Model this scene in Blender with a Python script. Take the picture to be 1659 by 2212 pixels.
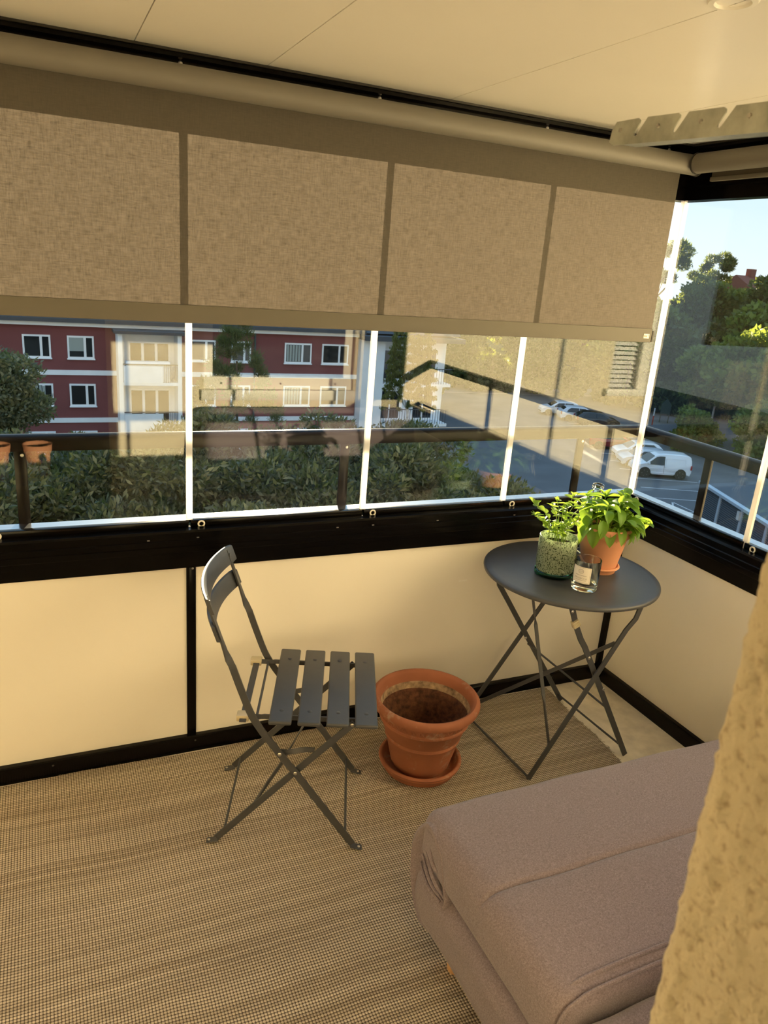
import bpy, bmesh, math, random
import numpy as np
from mathutils import Vector, Matrix, noise

for o in list(bpy.data.objects):
    bpy.data.objects.remove(o, do_unlink=True)
scene = bpy.context.scene
COL = scene.collection
PI = math.pi

# ------------------------------------------------------------------ camera
YAW, PITCH, ROLL, FPX = math.radians(25.0588), math.radians(17.9826), math.radians(4.5743), 1629.27
CAM = Vector((-2.305, -2.427, 1.75))
_fw = Vector((math.sin(YAW)*math.cos(PITCH), math.cos(YAW)*math.cos(PITCH), -math.sin(PITCH)))
_rt = Vector((math.cos(YAW), -math.sin(YAW), 0)); _up = _rt.cross(_fw)
_r2 = _rt*math.cos(ROLL) + _up*math.sin(ROLL); _u2 = _up*math.cos(ROLL) - _rt*math.sin(ROLL)
cd = bpy.data.cameras.new('camera'); cam = bpy.data.objects.new('camera', cd); COL.objects.link(cam)
cd.sensor_fit = 'HORIZONTAL'; cd.sensor_width = 36.0; cd.lens = FPX/1659*36.0
cd.clip_start = 0.02; cd.clip_end = 600
M = Matrix((( _r2.x, _u2.x, -_fw.x, CAM.x), (_r2.y, _u2.y, -_fw.y, CAM.y), (_r2.z, _u2.z, -_fw.z, CAM.z), (0, 0, 0, 1)))
cam.matrix_world = M
cd.dof.use_dof = True; cd.dof.focus_distance = 3.0; cd.dof.aperture_fstop = 15.0
scene.camera = cam

# ------------------------------------------------------------------ light
SUN_EL, SUN_AZ = math.radians(8.5), math.radians(15.7)      # azimuth from +Y towards +X
sund = Vector((math.sin(SUN_AZ)*math.cos(SUN_EL), math.cos(SUN_AZ)*math.cos(SUN_EL), math.sin(SUN_EL)))
sl = bpy.data.lights.new('sun', 'SUN'); so = bpy.data.objects.new('sun', sl); COL.objects.link(so)
sl.energy = 30.0; sl.color = (1.0, 0.80, 0.52); sl.angle = math.radians(0.6)
so.rotation_euler = (-sund).to_track_quat('-Z', 'Y').to_euler(); so.location = sund*50

wd = bpy.data.worlds.new('sky'); scene.world = wd; wd.use_nodes = True
wn = wd.node_tree.nodes; wl = wd.node_tree.links
bg = wn.get('Background')
# clear evening sky: pale at the horizon, deepening evenly towards the zenith
_tc = wn.new('ShaderNodeTexCoord'); _sx = wn.new('ShaderNodeSeparateXYZ'); _rp = wn.new('ShaderNodeValToRGB')
wl.new(_tc.outputs['Generated'], _sx.inputs[0]); wl.new(_sx.outputs[2], _rp.inputs[0])
_e = _rp.color_ramp.elements
while len(_e) < 5: _e.new(0.5)
for _i, (_p, _c) in enumerate(((0.0, (0.84, 0.91, 0.95)), (0.06, (0.76, 0.89, 0.97)), (0.18, (0.58, 0.80, 0.98)), (0.45, (0.48, 0.73, 1.0)), (1.0, (0.40, 0.65, 1.0)))):
    _e[_i].position = _p; _e[_i].color = (*_c, 1)
wl.new(_rp.outputs[0], bg.inputs[0]); bg.inputs[1].default_value = 1.0

scene.view_settings.view_transform = 'Standard'
scene.view_settings.look = 'None'
scene.view_settings.gamma = 1.0
scene.view_settings.use_curve_mapping = False
scene.view_settings.exposure = 0.33
cy = scene.cycles
cy.use_denoising = True
cy.max_bounces = 12; cy.diffuse_bounces = 6; cy.glossy_bounces = 6; cy.transmission_bounces = 10
cy.transparent_max_bounces = 40
cy.caustics_reflective = False; cy.caustics_refractive = False
cy.sample_clamp_indirect = 12.0

# ------------------------------------------------------------------ materials
MAT = {}
def nt(name):
    m = bpy.data.materials.new(name); m.use_nodes = True
    t = m.node_tree; t.nodes.clear()
    out = t.nodes.new('ShaderNodeOutputMaterial')
    MAT[name] = m
    return m, t, out
def N(t, typ, **kw):
    n = t.nodes.new(typ)
    for k, v in kw.items():
        if k.startswith('_'): setattr(n, k[1:], v)
        else: n.inputs[k.replace('__', ' ')].default_value = v
    return n
def rgba(c): return (c[0], c[1], c[2], 1.0)
def mth(t, op, a, b=None, c=None):
    n = t.nodes.new('ShaderNodeMath'); n.operation = op
    for i, x in enumerate((a, b, c)):
        if x is None: continue
        if isinstance(x, (int, float)): n.inputs[i].default_value = x
        else: t.links.new(x, n.inputs[i])
    return n.outputs[0]
def coords(t, scale=(1, 1, 1), obj=True):
    tc = t.nodes.new('ShaderNodeTexCoord'); mp = t.nodes.new('ShaderNodeMapping')
    mp.inputs['Scale'].default_value = scale
    t.links.new(tc.outputs['Object' if obj else 'Generated'], mp.inputs['Vector'])
    return mp.outputs[0]
def noise_tex(t, vec, scale, detail=3, rough=0.55):
    n = N(t, 'ShaderNodeTexNoise', Scale=scale, Detail=detail, Roughness=rough)
    t.links.new(vec, n.inputs['Vector']); return n.outputs['Fac']
def ramp(t, fac, stops):
    r = t.nodes.new('ShaderNodeValToRGB'); e = r.color_ramp.elements
    while len(e) < len(stops): e.new(0.5)
    for i, (p, c) in enumerate(stops):
        e[i].position = p; e[i].color = rgba(c) if len(c) == 3 else c
    t.links.new(fac, r.inputs[0]); return r.outputs[0]
def mixc(t, fac, a, b, mode='MIX'):
    n = t.nodes.new('ShaderNodeMix'); n.data_type = 'RGBA'; n.blend_type = mode
    for sock, x in ((n.inputs[0], fac), (n.inputs[6], a), (n.inputs[7], b)):
        if isinstance(x, (int, float)): sock.default_value = x
        elif isinstance(x, tuple): sock.default_value = rgba(x)
        else: t.links.new(x, sock)
    return n.outputs[2]
def bump(t, h, strength=0.3, dist=0.01):
    b = N(t, 'ShaderNodeBump', Strength=strength, Distance=dist); t.links.new(h, b.inputs['Height']); return b.outputs[0]

def mat(name, col, rough=0.5, metal=0.0, spec=0.5, var=0.0, vscale=8.0, vs=(1, 1, 1), bmp=0.0, bscale=60.0, bdist=0.004, coat=0.0, rvar=0.0):
    m, t, out = nt(name)
    p = N(t, 'ShaderNodeBsdfPrincipled', Roughness=rough, Metallic=metal)
    p.inputs['Specular IOR Level'].default_value = spec
    p.inputs['Coat Weight'].default_value = coat
    t.links.new(p.outputs[0], out.inputs[0])
    if var or bmp or rvar:
        v = coords(t, vs)
    if var:
        f = noise_tex(t, v, vscale, 4)
        c = ramp(t, f, [(0.3, tuple(x*(1-var) for x in col)), (0.7, tuple(min(1, x*(1+var)) for x in col))])
        t.links.new(c, p.inputs['Base Color'])
    else:
        p.inputs['Base Color'].default_value = rgba(col)
    if rvar:
        f2 = noise_tex(t, v, vscale*0.7, 3)
        t.links.new(mth(t, 'ADD', mth(t, 'MULTIPLY', f2, rvar*2), rough-rvar), p.inputs['Roughness'])
    if bmp:
        t.links.new(bump(t, noise_tex(t, v, bscale, 3), bmp, bdist), p.inputs['Normal'])
    return m

def thin_glass(name, tint, f0=0.04):
    """clear pane: straight transmission plus a Fresnel mirror share on each face"""
    m, t, out = nt(name)
    g = t.nodes.new('ShaderNodeNewGeometry')
    d = t.nodes.new('ShaderNodeVectorMath'); d.operation = 'DOT_PRODUCT'
    t.links.new(g.outputs['Incoming'], d.inputs[0]); t.links.new(g.outputs['Normal'], d.inputs[1])
    c = mth(t, 'ABSOLUTE', d.outputs['Value'])
    k = mth(t, 'POWER', mth(t, 'SUBTRACT', 1.0, c), 5.0)
    f = mth(t, 'ADD', f0, mth(t, 'MULTIPLY', k, 1-f0))
    tr = N(t, 'ShaderNodeBsdfTransparent', Color=rgba(tint)); gl = N(t, 'ShaderNodeBsdfGlossy', Roughness=0.0)
    mx = t.nodes.new('ShaderNodeMixShader')
    t.links.new(f, mx.inputs[0]); t.links.new(tr.outputs[0], mx.inputs[1]); t.links.new(gl.outputs[0], mx.inputs[2])
    t.links.new(mx.outputs[0], out.inputs[0]); return m

def leaf_mat(name, c0, c1, trans=0.5, rough=0.5):
    m, t, out = nt(name)
    g = t.nodes.new('ShaderNodeNewGeometry')
    oi = t.nodes.new('ShaderNodeObjectInfo')
    r = mth(t, 'FRACT', mth(t, 'ADD', g.outputs['Random Per Island'], oi.outputs['Random']))
    c = ramp(t, r, [(0.0, c0), (1.0, c1)])
    d = N(t, 'ShaderNodeBsdfPrincipled', Roughness=rough); d.inputs['Specular IOR Level'].default_value = 0.35
    tl = N(t, 'ShaderNodeBsdfTranslucent')
    t.links.new(c, d.inputs['Base Color'])
    t.links.new(mixc(t, 0.35, c, (0.55, 0.62, 0.05)), tl.inputs['Color'])
    mx = N(t, 'ShaderNodeMixShader'); mx.inputs[0].default_value = trans
    t.links.new(d.outputs[0], mx.inputs[1]); t.links.new(tl.outputs[0], mx.inputs[2])
    t.links.new(mx.outputs[0], out.inputs[0]); return m

def diff_trans(name, col, tcol, trans, rough=0.6, fn=None):
    m, t, out = nt(name)
    d = N(t, 'ShaderNodeBsdfPrincipled', Roughness=rough); tl = N(t, 'ShaderNodeBsdfTranslucent')
    d.inputs['Specular IOR Level'].default_value = 0.2
    d.inputs['Base Color'].default_value = rgba(col); tl.inputs['Color'].default_value = rgba(tcol)
    mx = N(t, 'ShaderNodeMixShader'); mx.inputs[0].default_value = trans
    t.links.new(d.outputs[0], mx.inputs[1]); t.links.new(tl.outputs[0], mx.inputs[2]); t.links.new(mx.outputs[0], out.inputs[0])
    if fn: fn(t, d, tl, mx)
    return m

# --- balcony surfaces
mat('panel', (0.84, 0.81, 0.75), 0.32, spec=0.4, var=0.02, vscale=2.0)
mat('ceiling_panel', (0.82, 0.79, 0.73), 0.30, spec=0.5, var=0.02, vscale=2.0)
mat('black_frame', (0.003, 0.0027, 0.0024), 0.18, spec=0.14, var=0.2, vscale=20, bmp=0.03, bscale=200)
mat('black_bead', (0.03, 0.028, 0.024), 0.4)
mat('rail_metal', (0.010, 0.008, 0.007), 0.22, metal=0.0, spec=0.16)
mat('ledge_metal', (0.55, 0.56, 0.58), 0.22, metal=1.0, var=0.1, vscale=3, vs=(1, 12, 1))
mat('screw', (0.55, 0.53, 0.50), 0.3, metal=1.0)
mat('white_plastic', (0.82, 0.80, 0.75), 0.4)
mat('concrete_floor', (0.84, 0.79, 0.70), 0.75, var=0.14, vscale=14, bmp=0.25, bscale=180, bdist=0.002)
thin_glass('pane_glass', (0.965, 0.985, 0.97), 0.046)
thin_glass('edge_glass', (0.93, 0.97, 0.95), 0.05)
diff_trans('seal_strip', (0.70, 0.69, 0.66), (0.90, 0.89, 0.86), 0.55, 0.3)

def stucco(name, col, deep):
    m, t, out = nt(name)
    p = N(t, 'ShaderNodeBsdfPrincipled', Roughness=0.9); p.inputs['Specular IOR Level'].default_value = 0.15
    v = coords(t)
    f = noise_tex(t, v, 150, 4, 0.5); f2 = noise_tex(t, v, 9, 3)
    mr = N(t, 'ShaderNodeMapRange'); mr.inputs[1].default_value = 0.30; mr.inputs[2].default_value = 0.46
    t.links.new(f, mr.inputs[0])
    c = mixc(t, mr.outputs[0], deep, col)
    c = mixc(t, 0.25, c, ramp(t, f2, [(0.3, tuple(x*0.8 for x in col)), (0.7, tuple(min(1, x*1.1) for x in col))]))
    t.links.new(c, p.inputs['Base Color'])
    t.links.new(bump(t, f, 0.55, 0.006), p.inputs['Normal'])
    t.links.new(p.outputs[0], out.inputs[0]); return m
stucco('stucco', (0.83, 0.74, 0.55), (0.50, 0.39, 0.25))

def rug_mat():
    m, t, out = nt('rug_weave')
    p = N(t, 'ShaderNodeBsdfPrincipled', Roughness=0.85); p.inputs['Specular IOR Level'].default_value = 0.2
    tc = t.nodes.new('ShaderNodeTexCoord'); sx = t.nodes.new('ShaderNodeSeparateXYZ')
    t.links.new(tc.outputs['Object'], sx.inputs[0])
    wob = N(t, 'ShaderNodeTexNoise', Scale=2.2, Detail=2.0); t.links.new(tc.outputs['Object'], wob.inputs['Vector'])
    y = mth(t, 'ADD', sx.outputs[1], mth(t, 'MULTIPLY', wob.outputs['Fac'], 0.035))
    ky, kx = 2*PI/0.0085, 2*PI/0.0080
    row = mth(t, 'FLOOR', mth(t, 'DIVIDE', y, 0.0085))
    wy = mth(t, 'ABSOLUTE', mth(t, 'SINE', mth(t, 'MULTIPLY', y, ky/2)))
    wx = mth(t, 'ABSOLUTE', mth(t, 'SINE', mth(t, 'MULTIPLY', sx.outputs[0], kx/2)))
    h = mth(t, 'MULTIPLY', mth(t, 'POWER', wy, 0.8), mth(t, 'POWER', wx, 0.7))
    # per-row tone: each weft thread has its own brown
    wn_ = t.nodes.new('ShaderNodeTexWhiteNoise'); wn_.noise_dimensions = '1D'; t.links.new(row, wn_.inputs['W'])
    st = N(t, 'ShaderNodeTexNoise', Scale=1.0, Detail=4.0)
    mp = N(t, 'ShaderNodeMapping'); mp.inputs['Scale'].default_value = (1.2, 26, 1)
    cb = t.nodes.new('ShaderNodeCombineXYZ'); t.links.new(sx.outputs[0], cb.inputs[0]); t.links.new(y, cb.inputs[1])
    t.links.new(cb.outputs[0], mp.inputs['Vector']); t.links.new(mp.outputs[0], st.inputs['Vector'])
    tone = mth(t, 'ADD', mth(t, 'MULTIPLY', wn_.outputs[0], 0.22), mth(t, 'MULTIPLY', st.outputs['Fac'], 0.80))
    light = ramp(t, tone, [(0.25, (0.40, 0.33, 0.25)), (0.55, (0.60, 0.52, 0.42)), (0.85, (0.80, 0.71, 0.60))])
    mr = N(t, 'ShaderNodeMapRange'); mr.inputs[1].default_value = 0.15; mr.inputs[2].default_value = 0.55
    t.links.new(h, mr.inputs[0])
    c = mixc(t, mr.outputs[0], (0.085, 0.062, 0.042), light)
    t.links.new(c, p.inputs['Base Color']); t.links.new(bump(t, h, 0.7, 0.003), p.inputs['Normal'])
    t.links.new(p.outputs[0], out.inputs[0])
rug_mat()

def blind_fn(t, d, tl, mx):
    v1 = coords(t, (32, 1, 300)); v2 = coords(t, (300, 1, 32))
    f = mth(t, 'ADD', noise_tex(t, v1, 1.0, 3), noise_tex(t, v2, 1.0, 3))
    c = ramp(t, mth(t, 'MULTIPLY', f, 0.5), [(0.35, (0.0135, 0.0108, 0.0083)), (0.62, (0.054, 0.0432, 0.0335))])
    t.links.new(c, tl.inputs['Color'])
    t.links.new(bump(t, f, 0.12, 0.001), d.inputs['Normal'])
diff_trans('blind_fabric', (0.185, 0.165, 0.135), (0.09, 0.085, 0.07), 0.5, 0.8, blind_fn)
mat('blind_hem', (0.13, 0.12, 0.10), 0.8, bmp=0.1, bscale=400, bdist=0.001)
mat('blind_tube', (0.15, 0.14, 0.12), 0.55, bmp=0.05, bscale=300, bdist=0.001)
mat('grey_metal', (0.055, 0.058, 0.066), 0.42, spec=0.5, var=0.06, vscale=30, bmp=0.04, bscale=500, bdist=0.0006)
mat('clear_cap', (0.55, 0.48, 0.33), 0.25, spec=0.6)
mat('galvanised', (0.50, 0.52, 0.47), 0.42, metal=0.85, var=0.25, vscale=25, rvar=0.1)

def terracotta(name, base, pale, amount):
    m, t, out = nt(name)
    p = N(t, 'ShaderNodeBsdfPrincipled', Roughness=0.75); p.inputs['Specular IOR Level'].default_value = 0.25
    v = coords(t)
    f = noise_tex(t, v, 9, 6, 0.65); g = noise_tex(t, v, 60, 4); h = noise_tex(t, v, 3.2, 3)
    c = ramp(t, h, [(0.3, tuple(x*0.62 for x in base)), (0.7, tuple(min(1, x*1.18) for x in base))])
    mr = N(t, 'ShaderNodeMapRange'); mr.inputs[1].default_value = 0.55; mr.inputs[2].default_value = 0.72
    t.links.new(mth(t, 'ADD', mth(t, 'MULTIPLY', f, 0.75), mth(t, 'MULTIPLY', g, 0.25)), mr.inputs[0])
    c = mixc(t, mth(t, 'MULTIPLY', mr.outputs[0], amount), c, pale)
    t.links.new(c, p.inputs['Base Color']); t.links.new(bump(t, g, 0.25, 0.002), p.inputs['Normal'])
    t.links.new(p.outputs[0], out.inputs[0])
terracotta('terracotta_old', (0.37, 0.140, 0.078), (0.50, 0.41, 0.32), 0.75)
terracotta('terracotta_new', (0.62, 0.285, 0.16), (0.66, 0.40, 0.28), 0.5)
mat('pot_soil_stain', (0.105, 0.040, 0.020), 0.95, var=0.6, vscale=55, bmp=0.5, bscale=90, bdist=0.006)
mat('lime_crust', (0.36, 0.25, 0.155), 0.95, var=0.6, vscale=38, bmp=0.5, bscale=110, bdist=0.004)
mat('soil', (0.035, 0.022, 0.014), 0.95, var=0.5, vscale=80, bmp=0.8, bscale=120, bdist=0.01)

def sofa_mat():
    m, t, out = nt('sofa_fabric')
    p = N(t, 'ShaderNodeBsdfPrincipled', Roughness=0.92); p.inputs['Specular IOR Level'].default_value = 0.15
    p.inputs['Sheen Weight'].default_value = 0.25
    v = coords(t)
    f = noise_tex(t, v, 520, 3, 0.75); g = noise_tex(t, v, 240, 2)
    c = ramp(t, mth(t, 'ADD', mth(t, 'MULTIPLY', f, 0.7), mth(t, 'MULTIPLY', g, 0.3)), [(0.36, (0.135, 0.104, 0.118)), (0.5, (0.215, 0.175, 0.200)), (0.66, (0.31, 0.27, 0.305))])
    t.links.new(c, p.inputs['Base Color']); t.links.new(bump(t, f, 0.3, 0.001), p.inputs['Normal'])
    t.links.new(p.outputs[0], out.inputs[0])
sofa_mat()
mat('pine_wood', (0.66, 0.40, 0.20), 0.5, var=0.15, vscale=12, vs=(8, 8, 1))
leaf_mat('basil_leaf', (0.10, 0.24, 0.025), (0.17, 0.34, 0.04), 0.45, 0.38)
leaf_mat('mint_leaf', (0.16, 0.30, 0.04), (0.26, 0.40, 0.06), 0.50, 0.45)
mat('stem_green', (0.22, 0.32, 0.07), 0.5)

def planter_fn(t, d, tl, mx):
    v = coords(t, (1, 1, 0.7))
    f = noise_tex(t, v, 280, 2, 0.5)
    sp = ramp(t, f, [(0.40, (0.055, 0.085, 0.045)), (0.47, (0.36, 0.44, 0.33))])
    t.links.new(sp, d.inputs['Base Color'])
    t.links.new(ramp(t, f, [(0.40, (0.05, 0.08, 0.03)), (0.47, (0.60, 0.68, 0.46))]), tl.inputs['Color'])
    d.inputs['Coat Weight'].default_value = 0.6
diff_trans('mottled_glass', (0.4, 0.5, 0.4), (0.5, 0.6, 0.4), 0.45, 0.25, planter_fn)
def glass(name, col):
    m, t, out = nt(name)
    g = N(t, 'ShaderNodeBsdfGlass', Color=rgba(col), Roughness=0.0, IOR=1.48)
    t.links.new(g.outputs[0], out.inputs[0])
glass('clear_glass', (0.97, 0.99, 0.98)); glass('green_glass', (0.55, 0.78, 0.70))
mat('label_paper', (0.80, 0.76, 0.68), 0.7)
mat('print_grey', (0.28, 0.25, 0.22), 0.8)
mat('cream_paint', (0.88, 0.84, 0.74), 0.45)
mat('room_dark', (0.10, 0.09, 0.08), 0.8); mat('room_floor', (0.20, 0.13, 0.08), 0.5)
mat('dark_window', (0.012, 0.013, 0.014), 0.08, spec=0.6)
mat('slat_white', (0.90, 0.89, 0.86), 0.45)

# --- outdoors
mat('red_render', (0.20, 0.062, 0.058), 0.9, var=0.10, vscale=0.6)
mat('white_render', (0.84, 0.84, 0.85), 0.85, var=0.05, vscale=1.5)
mat('sash_white', (0.88, 0.88, 0.89), 0.5)
mat('far_glass', (0.018, 0.020, 0.022), 0.06, spec=0.6)
mat('far_curtain', (0.30, 0.34, 0.32), 0.6)
mat('roof_metal', (0.045, 0.05, 0.06), 0.5)
mat('asphalt', (0.115, 0.118, 0.125), 0.9, var=0.16, vscale=0.35)
mat('road_grey', (0.17, 0.17, 0.175), 0.9, var=0.1, vscale=0.3)
mat('grass', (0.045, 0.062, 0.022), 0.95, var=0.35, vscale=0.8)
mat('line_paint', (0.55, 0.56, 0.58), 0.8, var=0.12, vscale=2)
mat('kerb_stone', (0.30, 0.30, 0.31), 0.85)
mat('bark', (0.085, 0.062, 0.045), 0.95, var=0.3, vscale=5)
mat('birch_bark', (0.50, 0.48, 0.45), 0.9, var=0.4, vscale=4)
leaf_mat('shrub_leaf', (0.016, 0.024, 0.013), (0.150, 0.168, 0.108), 0.30, 0.55)
leaf_mat('tree_leaf', (0.060, 0.095, 0.022), (0.19, 0.24, 0.055), 0.42, 0.55)
leaf_mat('dark_leaf', (0.030, 0.050, 0.016), (0.100, 0.135, 0.040), 0.30, 0.6)
leaf_mat('grey_leaf', (0.085, 0.105, 0.068), (0.165, 0.180, 0.120), 0.30, 0.6)
leaf_mat('pine_needle', (0.045, 0.060, 0.028), (0.095, 0.110, 0.045), 0.30, 0.6)
leaf_mat('willow_leaf', (0.075, 0.090, 0.022), (0.14, 0.155, 0.045), 0.42, 0.6)
mat('car_white', (0.72, 0.74, 0.78), 0.25, spec=0.6, coat=0.5)
mat('car_silver', (0.50, 0.55, 0.62), 0.28, spec=0.6, coat=0.5)
mat('car_black', (0.012, 0.012, 0.014), 0.2, spec=0.6, coat=0.5)
mat('car_red', (0.26, 0.012, 0.018), 0.25, spec=0.6, coat=0.5)
mat('tyre', (0.012, 0.012, 0.013), 0.85); mat('alloy', (0.16, 0.165, 0.175), 0.4, metal=0.3)
mat('lamp_clear', (0.55, 0.58, 0.62), 0.1, spec=0.7); mat('lamp_red', (0.35, 0.01, 0.01), 0.2)
mat('bin_green', (0.018, 0.040, 0.030), 0.6)
mat('shed_slat', (0.055, 0.068, 0.088), 0.55); mat('shed_post', (0.36, 0.43, 0.52), 0.5); mat('shed_top', (0.50, 0.60, 0.72), 0.3, metal=0.4)
mat('roof_tile', (0.20, 0.06, 0.04), 0.9)

# ------------------------------------------------------------------ mesh builder
class MB:
    def __init__(s): s.v = []; s.f = []
    def add(s, vs, fs):
        b = len(s.v); s.v += [tuple(x) for x in vs]; s.f += [tuple(i+b for i in q) for q in fs]; return s
    def box(s, x0, x1, y0, y1, z0, z1):
        return s.add([(x0,y0,z0),(x1,y0,z0),(x1,y1,z0),(x0,y1,z0),(x0,y0,z1),(x1,y0,z1),(x1,y1,z1),(x0,y1,z1)],
                     [(0,3,2,1),(4,5,6,7),(0,1,5,4),(1,2,6,5),(2,3,7,6),(3,0,4,7)])
    def rbox(s, x0, x1, y0, y1, z0, z1, r=0.005, seg=2, mtx=None):
        bm = bmesh.new(); bmesh.ops.create_cube(bm, size=1)
        for v in bm.verts: v.co = Vector(((v.co.x+.5)*(x1-x0)+x0, (v.co.y+.5)*(y1-y0)+y0, (v.co.z+.5)*(z1-z0)+z0))
        bmesh.ops.bevel(bm, geom=list(bm.edges), offset=r, segments=seg, profile=0.5, affect='EDGES')
        bm.verts.index_update()
        vs = [(mtx @ v.co if mtx else v.co) for v in bm.verts]; fs = [[v.index for v in f.verts] for f in bm.faces]; bm.free()
        return s.add(vs, fs)
    def obox(s, mtx, sx, sy, sz):
        c = [(x*sx/2, y*sy/2, z*sz/2) for z in (-1, 1) for (x, y) in ((-1,-1),(1,-1),(1,1),(-1,1))]
        return s.add([mtx @ Vector(q) for q in c], [(0,3,2,1),(4,5,6,7),(0,1,5,4),(1,2,6,5),(2,3,7,6),(3,0,4,7)])
    def prism(s, poly, fn, a, b):
        """extrude a 2-D polygon between a and b; fn(p, q, t) -> 3-D"""
        n = len(poly)
        vs = [fn(p, q, a) for p, q in poly] + [fn(p, q, b) for p, q in poly]
        fs = [tuple(range(n))[::-1], tuple(range(n, 2*n))] + [(i, (i+1) % n, n+(i+1) % n, n+i) for i in range(n)]
        return s.add(vs, fs)
    def tube(s, path, r, n=10, cap=True):
        path = [Vector(p) for p in path]; rs = r if isinstance(r, (list, tuple)) else [r]*len(path)
        vs = []; fs = []; ref = None
        for i, p in enumerate(path):
            T = (path[min(i+1, len(path)-1)] - path[max(i-1, 0)]).normalized()
            if ref is None: ref = T.orthogonal().normalized()
            ref = (ref - T*ref.dot(T)).normalized(); B = T.cross(ref)
            for k in range(n):
                a = 2*PI*k/n; vs.append(p + (ref*math.cos(a) + B*math.sin(a))*rs[i])
        for i in range(len(path)-1):
            for k in range(n):
                fs.append((i*n+k, i*n+(k+1) % n, (i+1)*n+(k+1) % n, (i+1)*n+k))
        if cap:
            fs.append(tuple(range(n))[::-1]); fs.append(tuple(range((len(path)-1)*n, len(path)*n)))
        return s.add(vs, fs)
    def lathe(s, prof, n=40, c=(0, 0, 0), fn=None):
        """profile of (r, z); closed where r == 0"""
        vs = []; fs = []; idx = []
        for (r, z) in prof:
            if r < 1e-6:
                idx.append([len(vs)]); vs.append((c[0], c[1], c[2]+z))
            else:
                row = []
                for k in range(n):
                    a = 2*PI*k/n; row.append(len(vs)); vs.append((c[0]+r*math.cos(a), c[1]+r*math.sin(a), c[2]+z))
                idx.append(row)
        for A, B in zip(idx[:-1], idx[1:]):
            for k in range(n):
                k2 = (k+1) % n
                if len(A) == 1 and len(B) == 1: continue
                if len(A) == 1: fs.append((A[0], B[k2], B[k]))
                elif len(B) == 1: fs.append((A[k], A[k2], B[0]))
                else: fs.append((A[k], A[k2], B[k2], B[k]))
        return s.add(vs, fs)
    def bar(s, path, wdir, w, th):
        """flat bar: wdir is a vector or one vector per point, giving the wide direction"""
        path = [Vector(p) for p in path]; n = len(path)
        wd_ = [Vector(x) for x in wdir] if isinstance(wdir, list) else [Vector(wdir)]*n
        vs = []; fs = []
        for i, p in enumerate(path):
            T = (path[min(i+1, n-1)] - path[max(i-1, 0)]).normalized()
            W = (wd_[i] - T*wd_[i].dot(T)).normalized(); B = T.cross(W)
            for (a, b) in ((-1,-1),(1,-1),(1,1),(-1,1)):
                vs.append(p + W*(a*w/2) + B*(b*th/2))
        for i in range(n-1):
            for k in range(4):
                fs.append((i*4+k, i*4+(k+1) % 4, (i+1)*4+(k+1) % 4, (i+1)*4+k))
        fs.append((3,2,1,0)); m_ = (n-1)*4; fs.append((m_, m_+1, m_+2, m_+3))
        return s.add(vs, fs)
    def grid(s, fn, nu, nv):
        vs = [fn(i/nu, j/nv) for j in range(nv+1) for i in range(nu+1)]
        fs = [(j*(nu+1)+i, j*(nu+1)+i+1, (j+1)*(nu+1)+i+1, (j+1)*(nu+1)+i) for j in range(nv) for i in range(nu)]
        return s.add(vs, fs)
    def mesh(s, name, m, smooth=True, angle=32):
        me = bpy.data.meshes.new(name); me.from_pydata(s.v, [], s.f); me.update()
        if m: me.materials.append(MAT[m])
        if smooth:
            me.polygons.foreach_set('use_smooth', [True]*len(me.polygons))
            me.set_sharp_from_angle(angle=math.radians(angle))
        return me
    def build(s, name, m, parent=None, smooth=True, angle=32):
        bm = bmesh.new(); me = s.mesh(name, m, False)
        bm.from_mesh(me); bmesh.ops.recalc_face_normals(bm, faces=bm.faces); bm.to_mesh(me); bm.free()
        if smooth:
            me.polygons.foreach_set('use_smooth', [True]*len(me.polygons)); me.set_sharp_from_angle(angle=math.radians(angle))
        return link(name, me, parent)
def link(name, me, parent=None):
    o = bpy.data.objects.new(name, me); COL.objects.link(o)
    if parent: o.parent = parent
    return o
def tag(o, label, cat, group=None, kind=None):
    o['label'] = label; o['category'] = cat
    if group: o['group'] = group
    if kind: o['kind'] = kind
    return o
def thing(name, label, cat, loc=(0, 0, 0), rz=0, group=None):
    o = bpy.data.objects.new(name, None); COL.objects.link(o); o.location = loc; o.rotation_euler = (0, 0, rz)
    o.empty_display_size = 0.1
    return tag(o, label, cat, group)
def struct(name, label, cat, loc=(0, 0, 0)):
    o = thing(name, label, cat, loc); o['kind'] = 'structure'; return o
def BX(name, m, parent, *a, r=0.0):
    b = MB()
    b.rbox(*a, r=r) if r else b.box(*a)
    return b.build(name, m, parent)
def copy_tree(o, parent=None):
    c = o.copy(); COL.objects.link(c); c.parent = parent
    for ch in o.children: copy_tree(ch, c)
    return c
def rng(seed): return random.Random(seed)

# ================================================================== STRUCTURE
CEIL = 2.27; FAC = -2.146; XL = -4.6
fl = struct('floor', 'bare tan concrete balcony floor showing past the rug edge', 'floor')
BX('slab', 'concrete_floor', fl, XL, 0.16, FAC, 0.16, -0.22, 0.0)

ce = struct('ceiling', 'glossy cream panelled balcony ceiling', 'ceiling')
BX('slab', 'black_bead', ce, XL, 0.16, FAC-0.35, 0.16, CEIL+0.012, CEIL+0.25)
seams = [XL, -3.26, -2.65, -2.03, -1.665, -1.07, -0.46, -0.0]
for a, b in zip(seams[:-1], seams[1:]):
    BX('ceiling_panel', 'ceiling_panel', ce, a+0.0015, b-0.0015, FAC+0.001, -0.03, CEIL, CEIL+0.012)

def XF(p, q, t): return (t, p, q)            # profile (y, z) extruded along x
def YF(p, q, t): return (p, t, q)            # profile (x, z) extruded along y

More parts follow.
